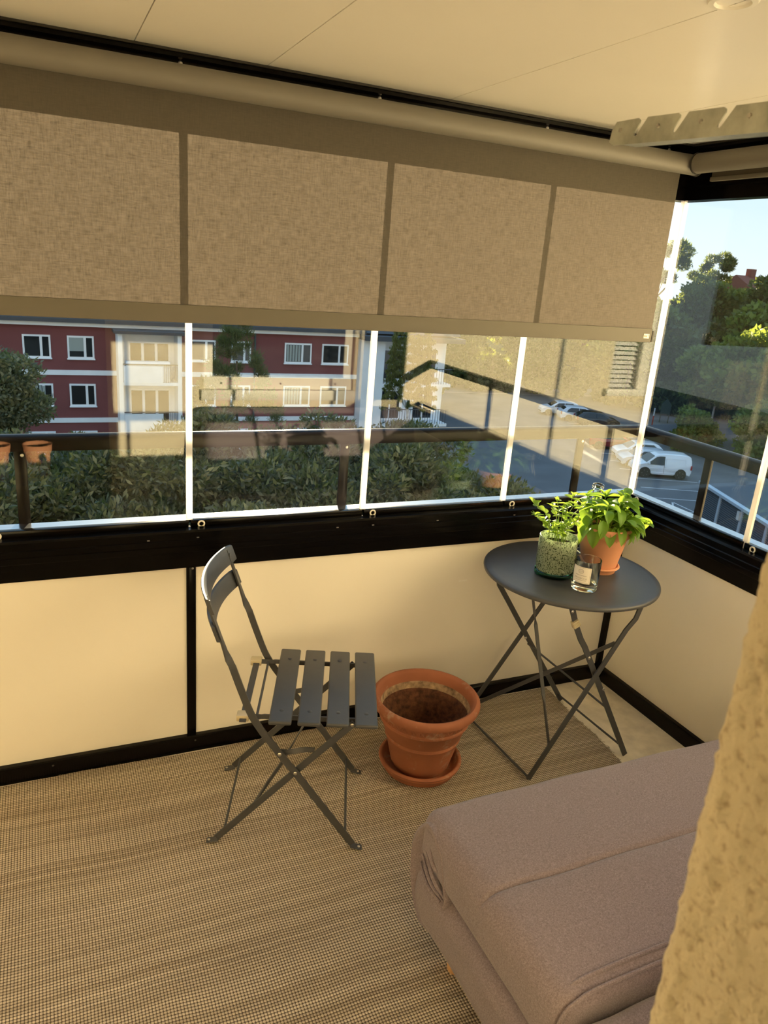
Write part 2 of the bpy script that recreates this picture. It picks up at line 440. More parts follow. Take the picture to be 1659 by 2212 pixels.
# long wall: cream panels between black posts
wb = struct('wall_back', 'cream parapet panels under the long row of balcony glazing', 'wall')
for a, b in ((XL, -3.215), (-3.185, -1.895), (-1.865, -0.022)):
    BX('panel', 'panel', wb, a, b, 0.0, 0.018, 0.06, 0.735)
for x in (-3.2, -1.88):
    p = BX('post', 'black_frame', wb, x-0.016, x+0.016, -0.006, 0.03, 0.06, 0.735, r=0.002)
    MB().lathe([(0, .0015), (.003, .001), (.004, 0), (0, 0)], 12).build('screw', 'screw', p).matrix_local = Matrix.Translation((x+0.005, -0.006, 0.722)) @ Matrix.Rotation(PI/2, 4, 'X')
wr = struct('wall_right', 'cream parapet panel under the right-hand balcony glazing', 'wall')
BX('panel', 'panel', wr, 0.0, 0.018, FAC, -0.022, 0.06, 0.735)
BX('corner_post', 'black_frame', wr, -0.022, 0.03, -0.022, 0.03, 0.0, 0.735, r=0.003)

bb = struct('baseboard_back', 'black metal base rail along the long parapet', 'baseboard')
MB().prism([(0.02, 0), (-0.022, 0), (-0.022, 0.060), (-0.018, 0.064), (0.02, 0.064)], XF, XL, -0.022).build('base_rail', 'black_frame', bb)
for x in (-2.35, -1.87, -0.75, -0.28):
    o = MB().lathe([(0, .0015), (.003, .001), (.004, 0), (0, 0)], 10).build('screw', 'black_bead', bb); o.matrix_local = Matrix.Translation((x, -0.022, 0.045)) @ Matrix.Rotation(PI/2, 4, 'X')
br = struct('baseboard_right', 'black metal base rail along the right-hand parapet', 'baseboard')
MB().prism([(0.02, 0), (-0.022, 0), (-0.022, 0.060), (-0.018, 0.064), (0.02, 0.064)], YF, FAC, -0.022).build('base_rail', 'black_frame', br)

# glossy black sill: stepped aluminium profile
SILL = [(0.058, 0.728), (-0.010, 0.728), (-0.012, 0.730), (-0.012, 0.768), (-0.016, 0.770), (-0.016, 0.788), (-0.026, 0.791), (-0.028, 0.794), (-0.028, 0.812),
        (-0.024, 0.814), (-0.024, 0.832), (-0.019, 0.835), (-0.019, 0.858), (-0.012, 0.864), (0.020, 0.864), (0.020, 0.856), (0.058, 0.856)]
t1 = struct('trim_1', 'stepped glossy black aluminium sill below the long row of panes', 'sill')
MB().prism(SILL, XF, XL, -0.01).build('sill_profile', 'black_frame', t1, angle=20)
t2 = struct('trim_2', 'stepped glossy black aluminium sill below the right-hand panes', 'sill')
MB().prism(SILL, YF, FAC, -0.01).build('sill_profile', 'black_frame', t2, angle=20)
# corner infill where both sills meet
BX('corner_block', 'black_frame', t1, -0.012, 0.058, -0.012, 0.058, 0.728, 0.862)
for x in (-2.02, -1.86, -1.36, -1.22, -0.95, -0.60):
    o = BX('clip', 'screw', t1, x-0.004, x+0.004, -0.0215, -0.0188, 0.838, 0.841)
# pale metal ledge outside the glass
t3 = struct('trim_3', 'pale metal ledge outside the glass reflecting the sky', 'ledge')
BX('ledge_plate', 'ledge_metal', t3, XL, 0.108, 0.060, 0.108, 0.866, 0.880)
BX('ledge_plate', 'ledge_metal', t3, 0.060, 0.108, FAC, 0.0595, 0.866, 0.880)

# head frame
t4 = struct('trim_4', 'black aluminium head frame above the long row of panes', 'frame')
MB().prism([(0.07, 2.08), (0.012, 2.08), (0.012, 2.125), (-0.004, 2.128), (-0.004, 2.25), (-0.03, 2.252), (-0.03, 2.262), (-0.022, 2.2695), (0.07, 2.2695)], XF, XL, 0.07).build('head_profile', 'black_frame', t4, angle=20)
MB().prism([(-0.030, 2.2635), (-0.036, 2.2635), (-0.036, 2.2699), (-0.030, 2.2699)], XF, XL, -0.03).build('bead', 'black_bead', t4)
for x in (-1.905, -1.30, -0.67, -0.12):
    o = MB().lathe([(0, .004), (.003, .004), (.004, .002), (.006, .0015), (.006, 0), (0, 0)], 12).build('screw', 'screw', t4); o.matrix_local = Matrix.Translation((x, -0.004, 2.243)) @ Matrix.Rotation(PI/2, 4, 'X')
t5 = struct('trim_5', 'black aluminium head frame above the right-hand panes', 'frame')
MB().prism([(0.07, 2.08), (0.012, 2.08), (0.012, 2.125), (-0.004, 2.128), (-0.004, 2.25), (-0.03, 2.252), (-0.03, 2.262), (-0.022, 2.2695), (0.07, 2.2695)], YF, FAC, 0.011).build('head_profile', 'black_frame', t5, angle=20)
MB().prism([(-0.030, 2.2635), (-0.036, 2.2635), (-0.036, 2.2699), (-0.030, 2.2699)], YF, FAC, -0.03).build('bead', 'black_bead', t5)

# frameless glass leaves
def leaf_window(n, a, b, along, label, ring=True):
    w = struct('window_%d' % n, label, 'window')
    g = 0.0105
    if along == 'x':
        BX('pane', 'pane_glass', w, a+g, b-g, 0.036, 0.044, 0.882, 2.10)
        BX('bottom_rail', 'black_frame', w, a+0.004, b-0.004, 0.028, 0.052, 0.857, 0.884, r=0.002)
    else:
        BX('pane', 'pane_glass', w, 0.036, 0.044, a+g, b-g, 0.882, 2.10)
        BX('bottom_rail', 'black_frame', w, 0.028, 0.052, a+0.004, b-0.004, 0.857, 0.884, r=0.002)
    if ring:
        r = MB(); n_ = 20
        pts = [(0.010*math.cos(2*PI*k/n_), 0, 0.010*math.sin(2*PI*k/n_)) for k in range(n_+1)]
        r.tube(pts, 0.0028, 8, cap=False)
        o = r.build('ring_knob', 'white_plastic', w)
        if along == 'x': o.location = (a+0.038, 0.0255, 0.871)
        else: o.location = (0.0255, b-0.045, 0.871); o.rotation_euler = (0, 0, PI/2)
    return w
PX = [-4.37, -3.74, -3.12, -2.50, -1.878, -1.2425, -0.625, 0.040]
names = ['leftmost visible', 'second', 'third', 'fourth']
win_labels = ['glass pane far along the long glazing, beyond the frame edge', 'glass pane along the long glazing, next but one past the left frame edge', 'glass pane along the long glazing, just past the left frame edge',
              'tall glass pane showing the red building, leftmost in view', 'tall glass pane directly behind the folding chair', 'tall glass pane between the second and third bright joints', 'tall glass pane behind the bistro table, next to the corner']
for i in range(7):
    leaf_window(i+1, PX[i], PX[i+1], 'x', win_labels[i])
    s_ = bpy.data.objects['window_%d' % (i+1)]
    if i < 6: BX('edge_strip', 'seal_strip', s_, PX[i+1]-0.0100, PX[i+1]+0.0100, 0.034, 0.046, 0.885, 2.10)
s_ = leaf_window(8, -0.590, 0.036-0.0105, 'y', 'tall glass pane of the right-hand side, showing the parked van')
BX('edge_strip', 'seal_strip', s_, 0.033, 0.047, 0.028, 0.048, 0.870, 2.10)
BX('edge_strip', 'seal_strip', s_, 0.034, 0.046, -0.60, -0.580, 0.857, 2.10)
leaf_window(9, -1.21, -0.590, 'y', 'glass pane of the right-hand side hidden behind the stucco pillar')
leaf_window(10, -1.83, -1.21, 'y', 'glass pane of the right-hand side nearest the house wall')

# ------------------------------------------------------------------ house wall behind the camera
stw = struct('wall_house', 'yellow rough stucco house wall beside the balcony door', 'wall')
def jamb():
    """door jamb with a real rough surface: reveal face, rounded corner, then the front face"""
    prof = []
    x0, y0, r = -1.94, FAC, 0.020
    y = -2.50
    while y < FAC-r: prof.append((x0, y, -1, 0)); y += 0.0045
    for k in range(7):
        a = PI - k/6*PI/2; prof.append((x0+r+r*math.cos(a), y0-r+r*math.sin(a), math.cos(a), math.sin(a)))
    x = x0+r+0.004
    step = 0.004
    while x < -1.41: prof.append((x, y0, 0, 1)); step = min(0.03, step*1.12); x += step
    prof.append((-1.41, y0, 0, 1))
    zs = []; z = 0.0
    while z < 2.27: zs.append(z); z += 0.005
    zs.append(2.27)
    vs = []
    for z in zs:
        for (x, y, nx, ny) in prof:
            p = Vector((x, y, z))
            d = 0.0018*noise.noise(p*60) + 0.0026*noise.noise(p*140) + 0.0008*noise.noise(p*22)
            pit = noise.noise(p*95+Vector((7, 3, 1)))
            if pit < -0.35: d -= 0.006*(-0.35-pit)*2
            vs.append((x+nx*d, y+ny*d, z))
    n = len(prof)
    fs = [(j*n+i, j*n+i+1, (j+1)*n+i+1, (j+1)*n+i) for j in range(len(zs)-1) for i in range(n-1)]
    m = MB(); m.add(vs, fs); o = m.build('jamb', 'stucco', stw, angle=80)
jamb()
BX('core', 'stucco', stw, -1.920, -1.41, -2.50, FAC-0.008, 0, 2.27)
for k, a in enumerate([(-9.0, -2.85, -2.50, FAC, -0.22, 2.27), (-2.85, -1.93, -2.50, FAC, 2.12, 2.27), (-1.41, 0.0, -2.50, FAC, 0, 0.89),
          (-1.41, 0.0, -2.50, FAC, 2.06, 2.27), (-0.43, -0.37, -2.50, FAC, 0.89, 2.06), (-0.06, 1.70, -2.50, FAC, 0.0, 2.52),
          (1.70, 3.2, -2.50, FAC, -0.22, 0.98), (1.70, 3.2, -2.50, FAC, 2.2, 2.52), (3.2, 9.0, -2.50, FAC, -0.22, 2.52), (0.17, 1.70, -2.50, FAC, -0.22, 0.0),
          (-9.0, 9.0, -2.50, FAC, 2.52, 5.0), (-9.0, 9.0, -2.50, FAC, -12.0, -0.22)]):
    BX('wall_section', 'stucco', stw, *a)
wlft = struct('wall_left', 'stucco partition closing the far left balcony end', 'wall')
BX('partition', 'stucco', wlft, XL-0.15, XL, FAC, 0.15, 0.0, CEIL)
# facade window above the sofa (seen mirrored in the glazing)
w11 = struct('window_11', 'cream framed house window above the sofa, mirrored in the glazing', 'window')
BX('sill_board', 'cream_paint', w11, -1.43, -0.42, -2.20, FAC+0.03, 0.89, 0.955, r=0.004)
BX('bottom_rail', 'cream_paint', w11, -1.41, -0.43, -2.24, -2.165, 0.955, 1.03)
BX('side_frame', 'cream_paint', w11, -1.41, -1.35, -2.24, -2.18, 1.03, 2.06); BX('side_frame', 'cream_paint', w11, -0.49, -0.43, -2.24, -2.18, 1.03, 2.06)
BX('pane', 'dark_window', w11, -1.35, -0.49, -2.215, -2.205, 1.03, 2.06)
for x in (-1.30, -0.92, -0.55):
    MB().lathe([(0, .004), (.006, .003), (.007, 0), (0, 0)], 10).build('screw', 'black_bead', w11).matrix_local = Matrix.Translation((x, -2.165, 0.99)) @ Matrix.Rotation(-PI/2, 4, 'X')
w12 = struct('window_12', 'narrow dark glazed panel of the house wall by the balcony end', 'window')
BX('pane', 'dark_window', w12, -0.37, -0.06, -2.20, -2.17, 0.89, 2.06)
# neighbour window with venetian blind, further right along the same wall
w13 = struct('window_13', 'cream framed house window with white venetian blind, mirrored near the corner', 'window')
BX('sill_board', 'cream_paint', w13, 1.66, 3.24, -2.22, FAC+0.04, 0.93, 0.985, r=0.004)
BX('side_frame', 'cream_paint', w13, 1.972, 2.12, -2.24, FAC+0.004, 0.985, 2.2); BX('side_frame', 'cream_paint', w13, 3.12, 3.2, -2.24, FAC-0.02, 0.985, 2.2)
BX('pane', 'dark_window', w13, 1.70, 3.2, -2.25, -2.24, 0.985, 2.2)
sm = MB().rbox(1.702, 1.965, -0.011, 0.011, -0.0012, 0.0012, r=0.0008, seg=1).mesh('slat', 'slat_white')
for k in range(33):
    o = link('slat', sm, w13); o.location = (0, -2.195, 1.0+k*0.036); o.rotation_euler = (math.radians(-42), 0, 0); o.scale = (1, 1.7, 1)
for x in (1.76, 1.91):
    MB().tube([(x, -2.172, 0.99), (x, -2.172, 2.19)], 0.0015, 6).build('cord', 'slat_white', w13)
# dim room behind the door opening
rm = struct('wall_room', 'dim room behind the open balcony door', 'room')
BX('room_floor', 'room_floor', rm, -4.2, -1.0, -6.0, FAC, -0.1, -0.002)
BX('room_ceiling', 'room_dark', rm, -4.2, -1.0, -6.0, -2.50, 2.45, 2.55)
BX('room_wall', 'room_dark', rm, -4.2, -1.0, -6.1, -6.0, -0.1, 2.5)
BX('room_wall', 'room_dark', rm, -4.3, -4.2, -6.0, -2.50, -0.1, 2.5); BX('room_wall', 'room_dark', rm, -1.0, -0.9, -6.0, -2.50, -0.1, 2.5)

# ================================================================== BALCONY THINGS
# handrail outside the glass
hr = thing('handrail', 'dark round-topped balcony handrail on flat posts outside the glass', 'railing')
HP = [(0.105, 1.118), (0.155, 1.118), (0.158, 1.122), (0.158, 1.150)] + [(0.1315+0.0265*math.cos(a), 1.150+0.018*math.sin(a)) for a in [PI*k/8 for k in range(9)]] + [(0.105, 1.122)]
MB().prism(HP, XF, XL, 0.158).build('rail', 'rail_metal', hr, angle=40)
MB().prism(HP, YF, FAC, 0.158).build('rail', 'rail_metal', hr, angle=40)
for x in (-3.47, -2.385, -1.29, -0.20):
    p = BX('post', 'rail_metal', hr, x-0.018, x+0.018, 0.129, 0.141, 0.70, 1.119, r=0.002)
    MB().lathe([(0, .003), (.005, .002), (.006, 0), (0, 0)], 10).build('bolt', 'screw', p).matrix_local = Matrix.Translation((x+0.006, 0.129, 1.10)) @ Matrix.Rotation(PI/2, 4, 'X')
for y in (-0.262, -1.35):
    BX('post', 'rail_metal', hr, 0.129, 0.141, y-0.018, y+0.018, 0.70, 1.119, r=0.002)

# roller blinds
def roller(name, label, along, a, b, drop, cap_end):
    t = thing(name, label, 'blind', (0, 0, 0))
    c = (-0.105, 2.187); R_ = 0.034
    f = (lambda p, q, s: (s, p, q)) if along == 'x' else (lambda p, q, s: (p, s, q))
    path = [f(c[0], c[1], a), f(c[0], c[1], b)]
    MB().tube(path, R_, 40).build('roller_tube', 'blind_tube', t)
    for e, d in ((a, -1), (b, 1)):
        MB().tube([f(c[0], c[1], e), f(c[0], c[1], e+d*0.006)], R_+0.003, 32).build('end_cap', 'black_bead', t)
    return t
rb = roller('roller_blind', 'wide half-lowered greige roller blind across the long glazing', 'x', -4.50, -0.070, 0, 1)
FY = -0.0705
g = MB().grid(lambda u, v: (-4.46+(4.46-0.108)*u, FY + 0.0012*math.sin(u*31+v*3)*v, 2.187-(2.187-1.597)*v), 60, 10)
g.build('fabric', 'blind_fabric', rb, angle=60)
hem = MB().rbox(-4.46, -0.108, FY-0.006, FY+0.006, 1.545, 1.598, r=0.003).build('hem_bar', 'blind_hem', rb)
BX('end_cap', 'black_bead', rb, -0.108, -0.098, FY-0.007, FY+0.007, 1.546, 1.590, r=0.002)
tagp = BX('maker_tag', 'white_plastic', rb, -0.150, -0.122, FY-0.0075, FY-0.0058, 1.560, 1.578, r=0.001)
for (a, b, c_, d) in ((-0.147, -0.143, 1.565, 1.574), (-0.141, -0.138, 1.565, 1.572), (-0.136, -0.133, 1.565, 1.572), (-0.130, -0.1255, 1.572, 1.575), (-0.1272, -0.1255, 1.564, 1.575)):
    BX('print', 'print_grey', tagp, a, b, FY-0.0079, FY-0.0074, c_, d)
rb2 = roller('roller_blind', 'rolled-up greige roller blind above the right-hand panes', 'y', FAC+0.03, -0.150, 0, 1)
BX('fabric', 'blind_fabric', rb2, FY-0.001, FY+0.001, FAC+0.06, -0.19, 2.138, 2.187)
BX('hem_bar', 'blind_hem', rb2, FY-0.008, FY+0.006, FAC+0.06, -0.19, 2.128, 2.142, r=0.002)

# recessed ceiling spot
sp = thing('ceiling_spotlight', 'small round recessed spotlight in the cream ceiling', 'light', (-1.085, -1.175, CEIL))
MB().lathe([(0.030, 0.010), (0.031, -0.001), (0.034, -0.005), (0.044, -0.004), (0.047, 0.0), (0.047, 0.004), (0.030, 0.010)], 40).build('bezel', 'white_plastic', sp)
MB().lathe([(0, 0.006), (0.018, 0.005), (0.0295, 0.004), (0.0295, 0.008), (0, 0.008)], 32).build('lens', 'lamp_clear', sp)
MB().lathe([(0.017, 0.0015), (0.020, 0.0005), (0.0295, 0.0035), (0.0295, 0.0055), (0.017, 0.0055), (0.017, 0.0015)], 32).build('inner_ring', 'grey_metal', sp)

# slotted metal arm fixed to the house wall
def arm():
    t = thing('metal_bracket', 'galvanised notched metal bracket arm hanging in the upper right corner', 'bracket', (-1.5, -1.405, 1.966))
    pitch = 0.079; n = 9
    top = []
    y = 0.0
    # outline in (y, z), tip at y=0 towards -y; hooks cut from the top edge
    pts = [(0.000, -0.012), (-0.002, 0.004), (-0.010, 0.015)]
    for k in range(n):
        b = -0.012 - k*pitch
        pts += [(b-0.044, 0.0165), (b-0.0485, 0.014), (b-0.0490, 0.010), (b-0.0400, -0.003), (b-0.0400, -0.006), (b-0.0440, -0.0075), (b-0.0470, -0.005), (b-0.0640, 0.0165)]
    end = -0.72
    pts += [(end, 0.0165), (end, -0.017), (-0.01, -0.017)]
    m = MB(); m.prism([(a, b - a*0.0) for a, b in pts], lambda p, q, s: (s, p, q), -0.001, 0.001)
    m.box(0.001, 0.026, end, -0.03, -0.017, -0.015)
    o = m.build('notched_plate', 'galvanised', t)
    for k in range(n-1):
        h = MB().lathe([(0, 0.0024), (0.0028, 0.0022), (0.0032, 0), (0, 0)], 10).build('rivet', 'screw', t)
        h.matrix_local = Matrix.Translation((-0.001, -0.022-k*pitch, 0.003)) @ Matrix.Rotation(-PI/2, 4, 'Y')
    BX('wall_plate', 'galvanised', t, -0.02, 0.03, -0.741, -0.72, -0.03, 0.03)
    t.rotation_euler = (math.radians(2.5), 0, 0)
arm()

# rug
rug = MB()
ex = [-0.318, -0.332, -0.345, -0.37, -0.40]
def rugf(u, v):
    y = -0.032 - v*1.95
    xr = -0.318 - 0.055*(v*1.95) + 0.004*math.sin(v*40)
    x = XL+0.05 + (xr-XL-0.05)*u
    return (x, y + 0.004*math.sin(u*37) * (1 if v < 0.01 else 0), 0.0065 + 0.0012*noise.noise(Vector((x*3, y*3, 0))))
rug.grid(rugf, 120, 50)
nb = len(rug.v)
rug.add([(x, y, 0.0008) for x, y, z in rug.v[:121]] , [])
rug.f += [(i, i+1, nb+i+1, nb+i) for i in range(120)]
nb2 = len(rug.v); side = [j*121+120 for j in range(51)]
rug.add([(rug.v[i][0], rug.v[i][1], 0.0008) for i in side], [])
rug.f += [(side[j], nb2+j, nb2+j+1, side[j+1]) for j in range(50)]
ro = rug.build('woven_rug', 'rug_weave', None, angle=60)
tag(ro, 'large brown flat-woven outdoor rug covering the balcony floor', 'rug')
fr = MB(); R_ = rng(3)
for k in range(260):
    v = R_.random(); x, y, z = rugf(1, v); l = R_.uniform(0.004, 0.016); dy = R_.uniform(-0.006, 0.006)
    fr.tube([(x-0.004, y, 0.005), (x+l*0.5, y+dy*0.5, 0.005), (x+l, y+dy, 0.0015)], 0.0008, 4, cap=False)
for k in range(420):
    u = R_.random(); x, y, z = rugf(u, 0); l = R_.uniform(0.003, 0.010); dx = R_.uniform(-0.005, 0.005)
    fr.tube([(x, y-0.004, 0.005), (x+dx*0.5, y+l*0.5, 0.005), (x+dx, y+l, 0.0015)], 0.0008, 4, cap=False)
fo = fr.build('fringe', 'rug_weave', ro); fo['kind'] = 'stuff'

# ------------------------------------------------------------------ folding bistro chair
def rivet(parent, p, ax='Y', s=1, r=0.006, m='screw'):
    h = MB().lathe([(0, 0.003), (r*0.6, 0.0026), (r, 0.001), (r, 0), (0, 0)], 14).build('rivet', m, parent)
    if ax == 'Y': h.matrix_local = Matrix.Translation(p) @ Matrix.Rotation(PI/2*s, 4, 'X')
    else: h.matrix_local = Matrix.Translation(p)
    return h
def smooth_path(pts, n=6):
    """Catmull-Rom through points"""
    P = [Vector(p) for p in pts]; out = []
    for i in range(len(P)-1):
        a, b, c, d = P[max(i-1, 0)], P[i], P[i+1], P[min(i+2, len(P)-1)]
        for k in range(n):
            t = k/n; out.append(0.5*((2*b) + (c-a)*t + (2*a-5*b+4*c-d)*t*t + (3*b-a-3*c+d)*t**3))
    out.append(P[-1]); return out
def chair():
    t = thing('folding_chair', 'dark grey metal folding bistro chair with slatted seat and back', 'chair', (-1.911, -0.511, 0.0075), math.radians(-21.4))
    W = 0.37
    G = 'grey_metal'
    for v, s in ((0.0, 1), (W, -1)):
        # post: front foot up through the pivot to the back slats, twisting a quarter turn
        low = [(0.438, v, 0.016), (0.251, v, 0.271), (0.202, v, 0.336), (0.150, v, 0.408)]
        bend = smooth_path([(0.150, v, 0.408), (0.116, v, 0.465), (0.085, v, 0.545), (0.058, v, 0.622)], 5)[1:]
        up = [(0.047, v, 0.645), (0.038, v, 0.668), (0.024, v, 0.712), (0.006, v, 0.765), (-0.008, v, 0.805), (-0.019, v, 0.838)]
        path = low + bend + up
        wd_ = []
        for p in path:
            k = min(1, max(0, (p[2]-0.615)/0.06)); a = k*PI/2
            wd_.append(Vector((math.cos(a), math.sin(a), 0.25*math.cos(a))))
        leg = MB().bar(path, wd_, 0.021, 0.0055).build('leg', G, t)
        rivet(leg, (0.251, v-0.003*s, 0.271), 'Y', s); rivet(leg, (0.202, v-0.003*s, 0.336), 'Y', s)
        ft = MB().rbox(-0.022, 0.010, -0.012, 0.012, -0.002, 0.002, r=0.0015, seg=1).build('foot_tab', G, leg)
        ft.location = (0.458, v, 0.0045); ft.rotation_euler = (0, math.radians(12), 0)
        ft.scale = (1.2, 1, 1); rivet(leg, (0.460, v, 0.0062), 'Z', 1, 0.0045)
        # rear leg: back foot up to the front of the seat
        v2 = v + 0.0085*s
        leg2 = MB().bar([(0.016, v2, 0.016), (0.251, v2, 0.271), (0.418, v2, 0.449)], (0.7, 0, -0.7), 0.020, 0.0055).build('leg', G, t)
        rivet(leg2, (0.413, v2-0.004*s, 0.444), 'Y', s)
        ft = MB().rbox(-0.022, 0.010, -0.012, 0.012, -0.002, 0.002, r=0.0015, seg=1).build('foot_tab', G, leg2)
        ft.location = (-0.004, v2, 0.0045); ft.rotation_euler = (0, math.radians(168), 0); ft.scale = (1.2, 1, 1)
        rivet(leg2, (-0.008, v2, 0.0062), 'Z', 1, 0.0045)
        # link between the two legs, with a twist
        v3 = v + 0.014*s
        lp = [(0.202, v3, 0.334), (0.228, v3, 0.334), (0.245, v3, 0.338), (0.262, v3, 0.343), (0.285, v3, 0.345), (0.305, v3, 0.345)]
        MB().bar(lp, [(0, 0, 1)]*2 + [(0, 0.5, 1), (0, 0.5, 1)] + [(0, 0, 1)]*2, 0.016, 0.004).build('link_bar', G, t)
        # seat rail
        v4 = v + 0.022*s
        MB().bar([(0.088, v4, 0.447), (0.135, v4, 0.447), (0.150, v4, 0.449), (0.455, v4, 0.449)], [(0, 0.8, 0.6), (0, 0.8, 0.6), (0, 0, 1), (0, 0, 1)], 0.015, 0.005).build('seat_rail', G, t)
        cp = MB().rbox(0.070, 0.106, v4-0.016-0.012*s*0, v4+0.016, 0.438, 0.458, r=0.003).build('end_cap', 'clear_cap', t); cp['label'] = 'clear yellowed plastic end cap'
    # cross members
    MB().bar([(0.090, -0.006, 0.447), (0.090, W+0.006, 0.447)], (1, 0, 0), 0.020, 0.005).build('cross_bar', G, t)
    MB().tube([(0.128, 0.022, 0.446), (0.128, W-0.022, 0.446)], 0.0042, 10).build('cross_rod', G, t)
    MB().tube([(0.040, 0.006, 0.052), (0.040, W-0.006, 0.052)], 0.0042, 10).build('cross_rod', G, t)
    MB().tube([(0.414, 0.002, 0.056), (0.414, W-0.002, 0.056)], 0.0042, 10).build('cross_rod', G, t)
    br_ = [(0.125, 0.018, 0.135), (0.165, 0.055, 0.19), (0.20, 0.085, 0.235), (0.26, 0.15, 0.33), (0.315, 0.20, 0.44)]
    MB().bar(br_, [(0, 1, 0), (0.7, 0.7, 0), (0.7, 0.7, 0), (0, 1, 0), (0, 1, 0)], 0.014, 0.004).build('brace_bar', G, t)
    # seat slats
    sl_me = MB().rbox(-0.0335, 0.0335, -0.028, 0.412, 0, 0.013, r=0.005, seg=3).mesh('seat_slat', G)
    for k in range(4):
        o = link('seat_slat', sl_me, t); o.location = (0.2000+k*0.0845, 0, 0.4525)
        for v in (0.033, 0.343):
            rivet(o, (0, v, 0.0128), 'Z', 1, 0.0065, G)
    # back slats: gently curved flat boards
    for (u0, z0, h_) in ((-0.0035, 0.792, 0.054), (0.0135, 0.709, 0.054)):
        m = MB(); n = 26; lean = -0.36
        ring = []
        for i in range(n+1):
            q = i/n; v = -0.026 + (W+0.052)*q; bow = -0.040*(1-(2*q-1)**2)
            e = min(1.0, min(q, 1-q)*n/1.6); hh = h_*(0.86+0.14*e)
            for (th, zz) in ((-0.005, -hh/2), (-0.005, hh/2-0.003), (-0.002, hh/2), (0.002, hh/2), (0.005, hh/2-0.003), (0.005, -hh/2)):
                ring.append((u0 + bow + th + lean*zz, v, z0 + h_/2 + zz))
        fs = []
        for i in range(n):
            for k in range(6): fs.append((i*6+k, i*6+(k+1) % 6, (i+1)*6+(k+1) % 6, (i+1)*6+k))
        fs += [tuple(range(6)), tuple(range(n*6, n*6+6))]
        m.add(ring, fs); o = m.build('back_slat', G, t, angle=50)
        for v in (0.005, W-0.005):
            h = MB().lathe([(0, 0.003), (0.004, 0.0026), (0.0065, 0.001), (0.0065, 0), (0, 0)], 14).build('rivet', G, o)
            q = (v+0.026)/(W+0.052); bow = -0.040*(1-(2*q-1)**2)
            h.matrix_local = Matrix.Translation((u0+bow+0.005, v, z0+h_/2)) @ Matrix.Rotation(PI/2, 4, 'Y')
chair()

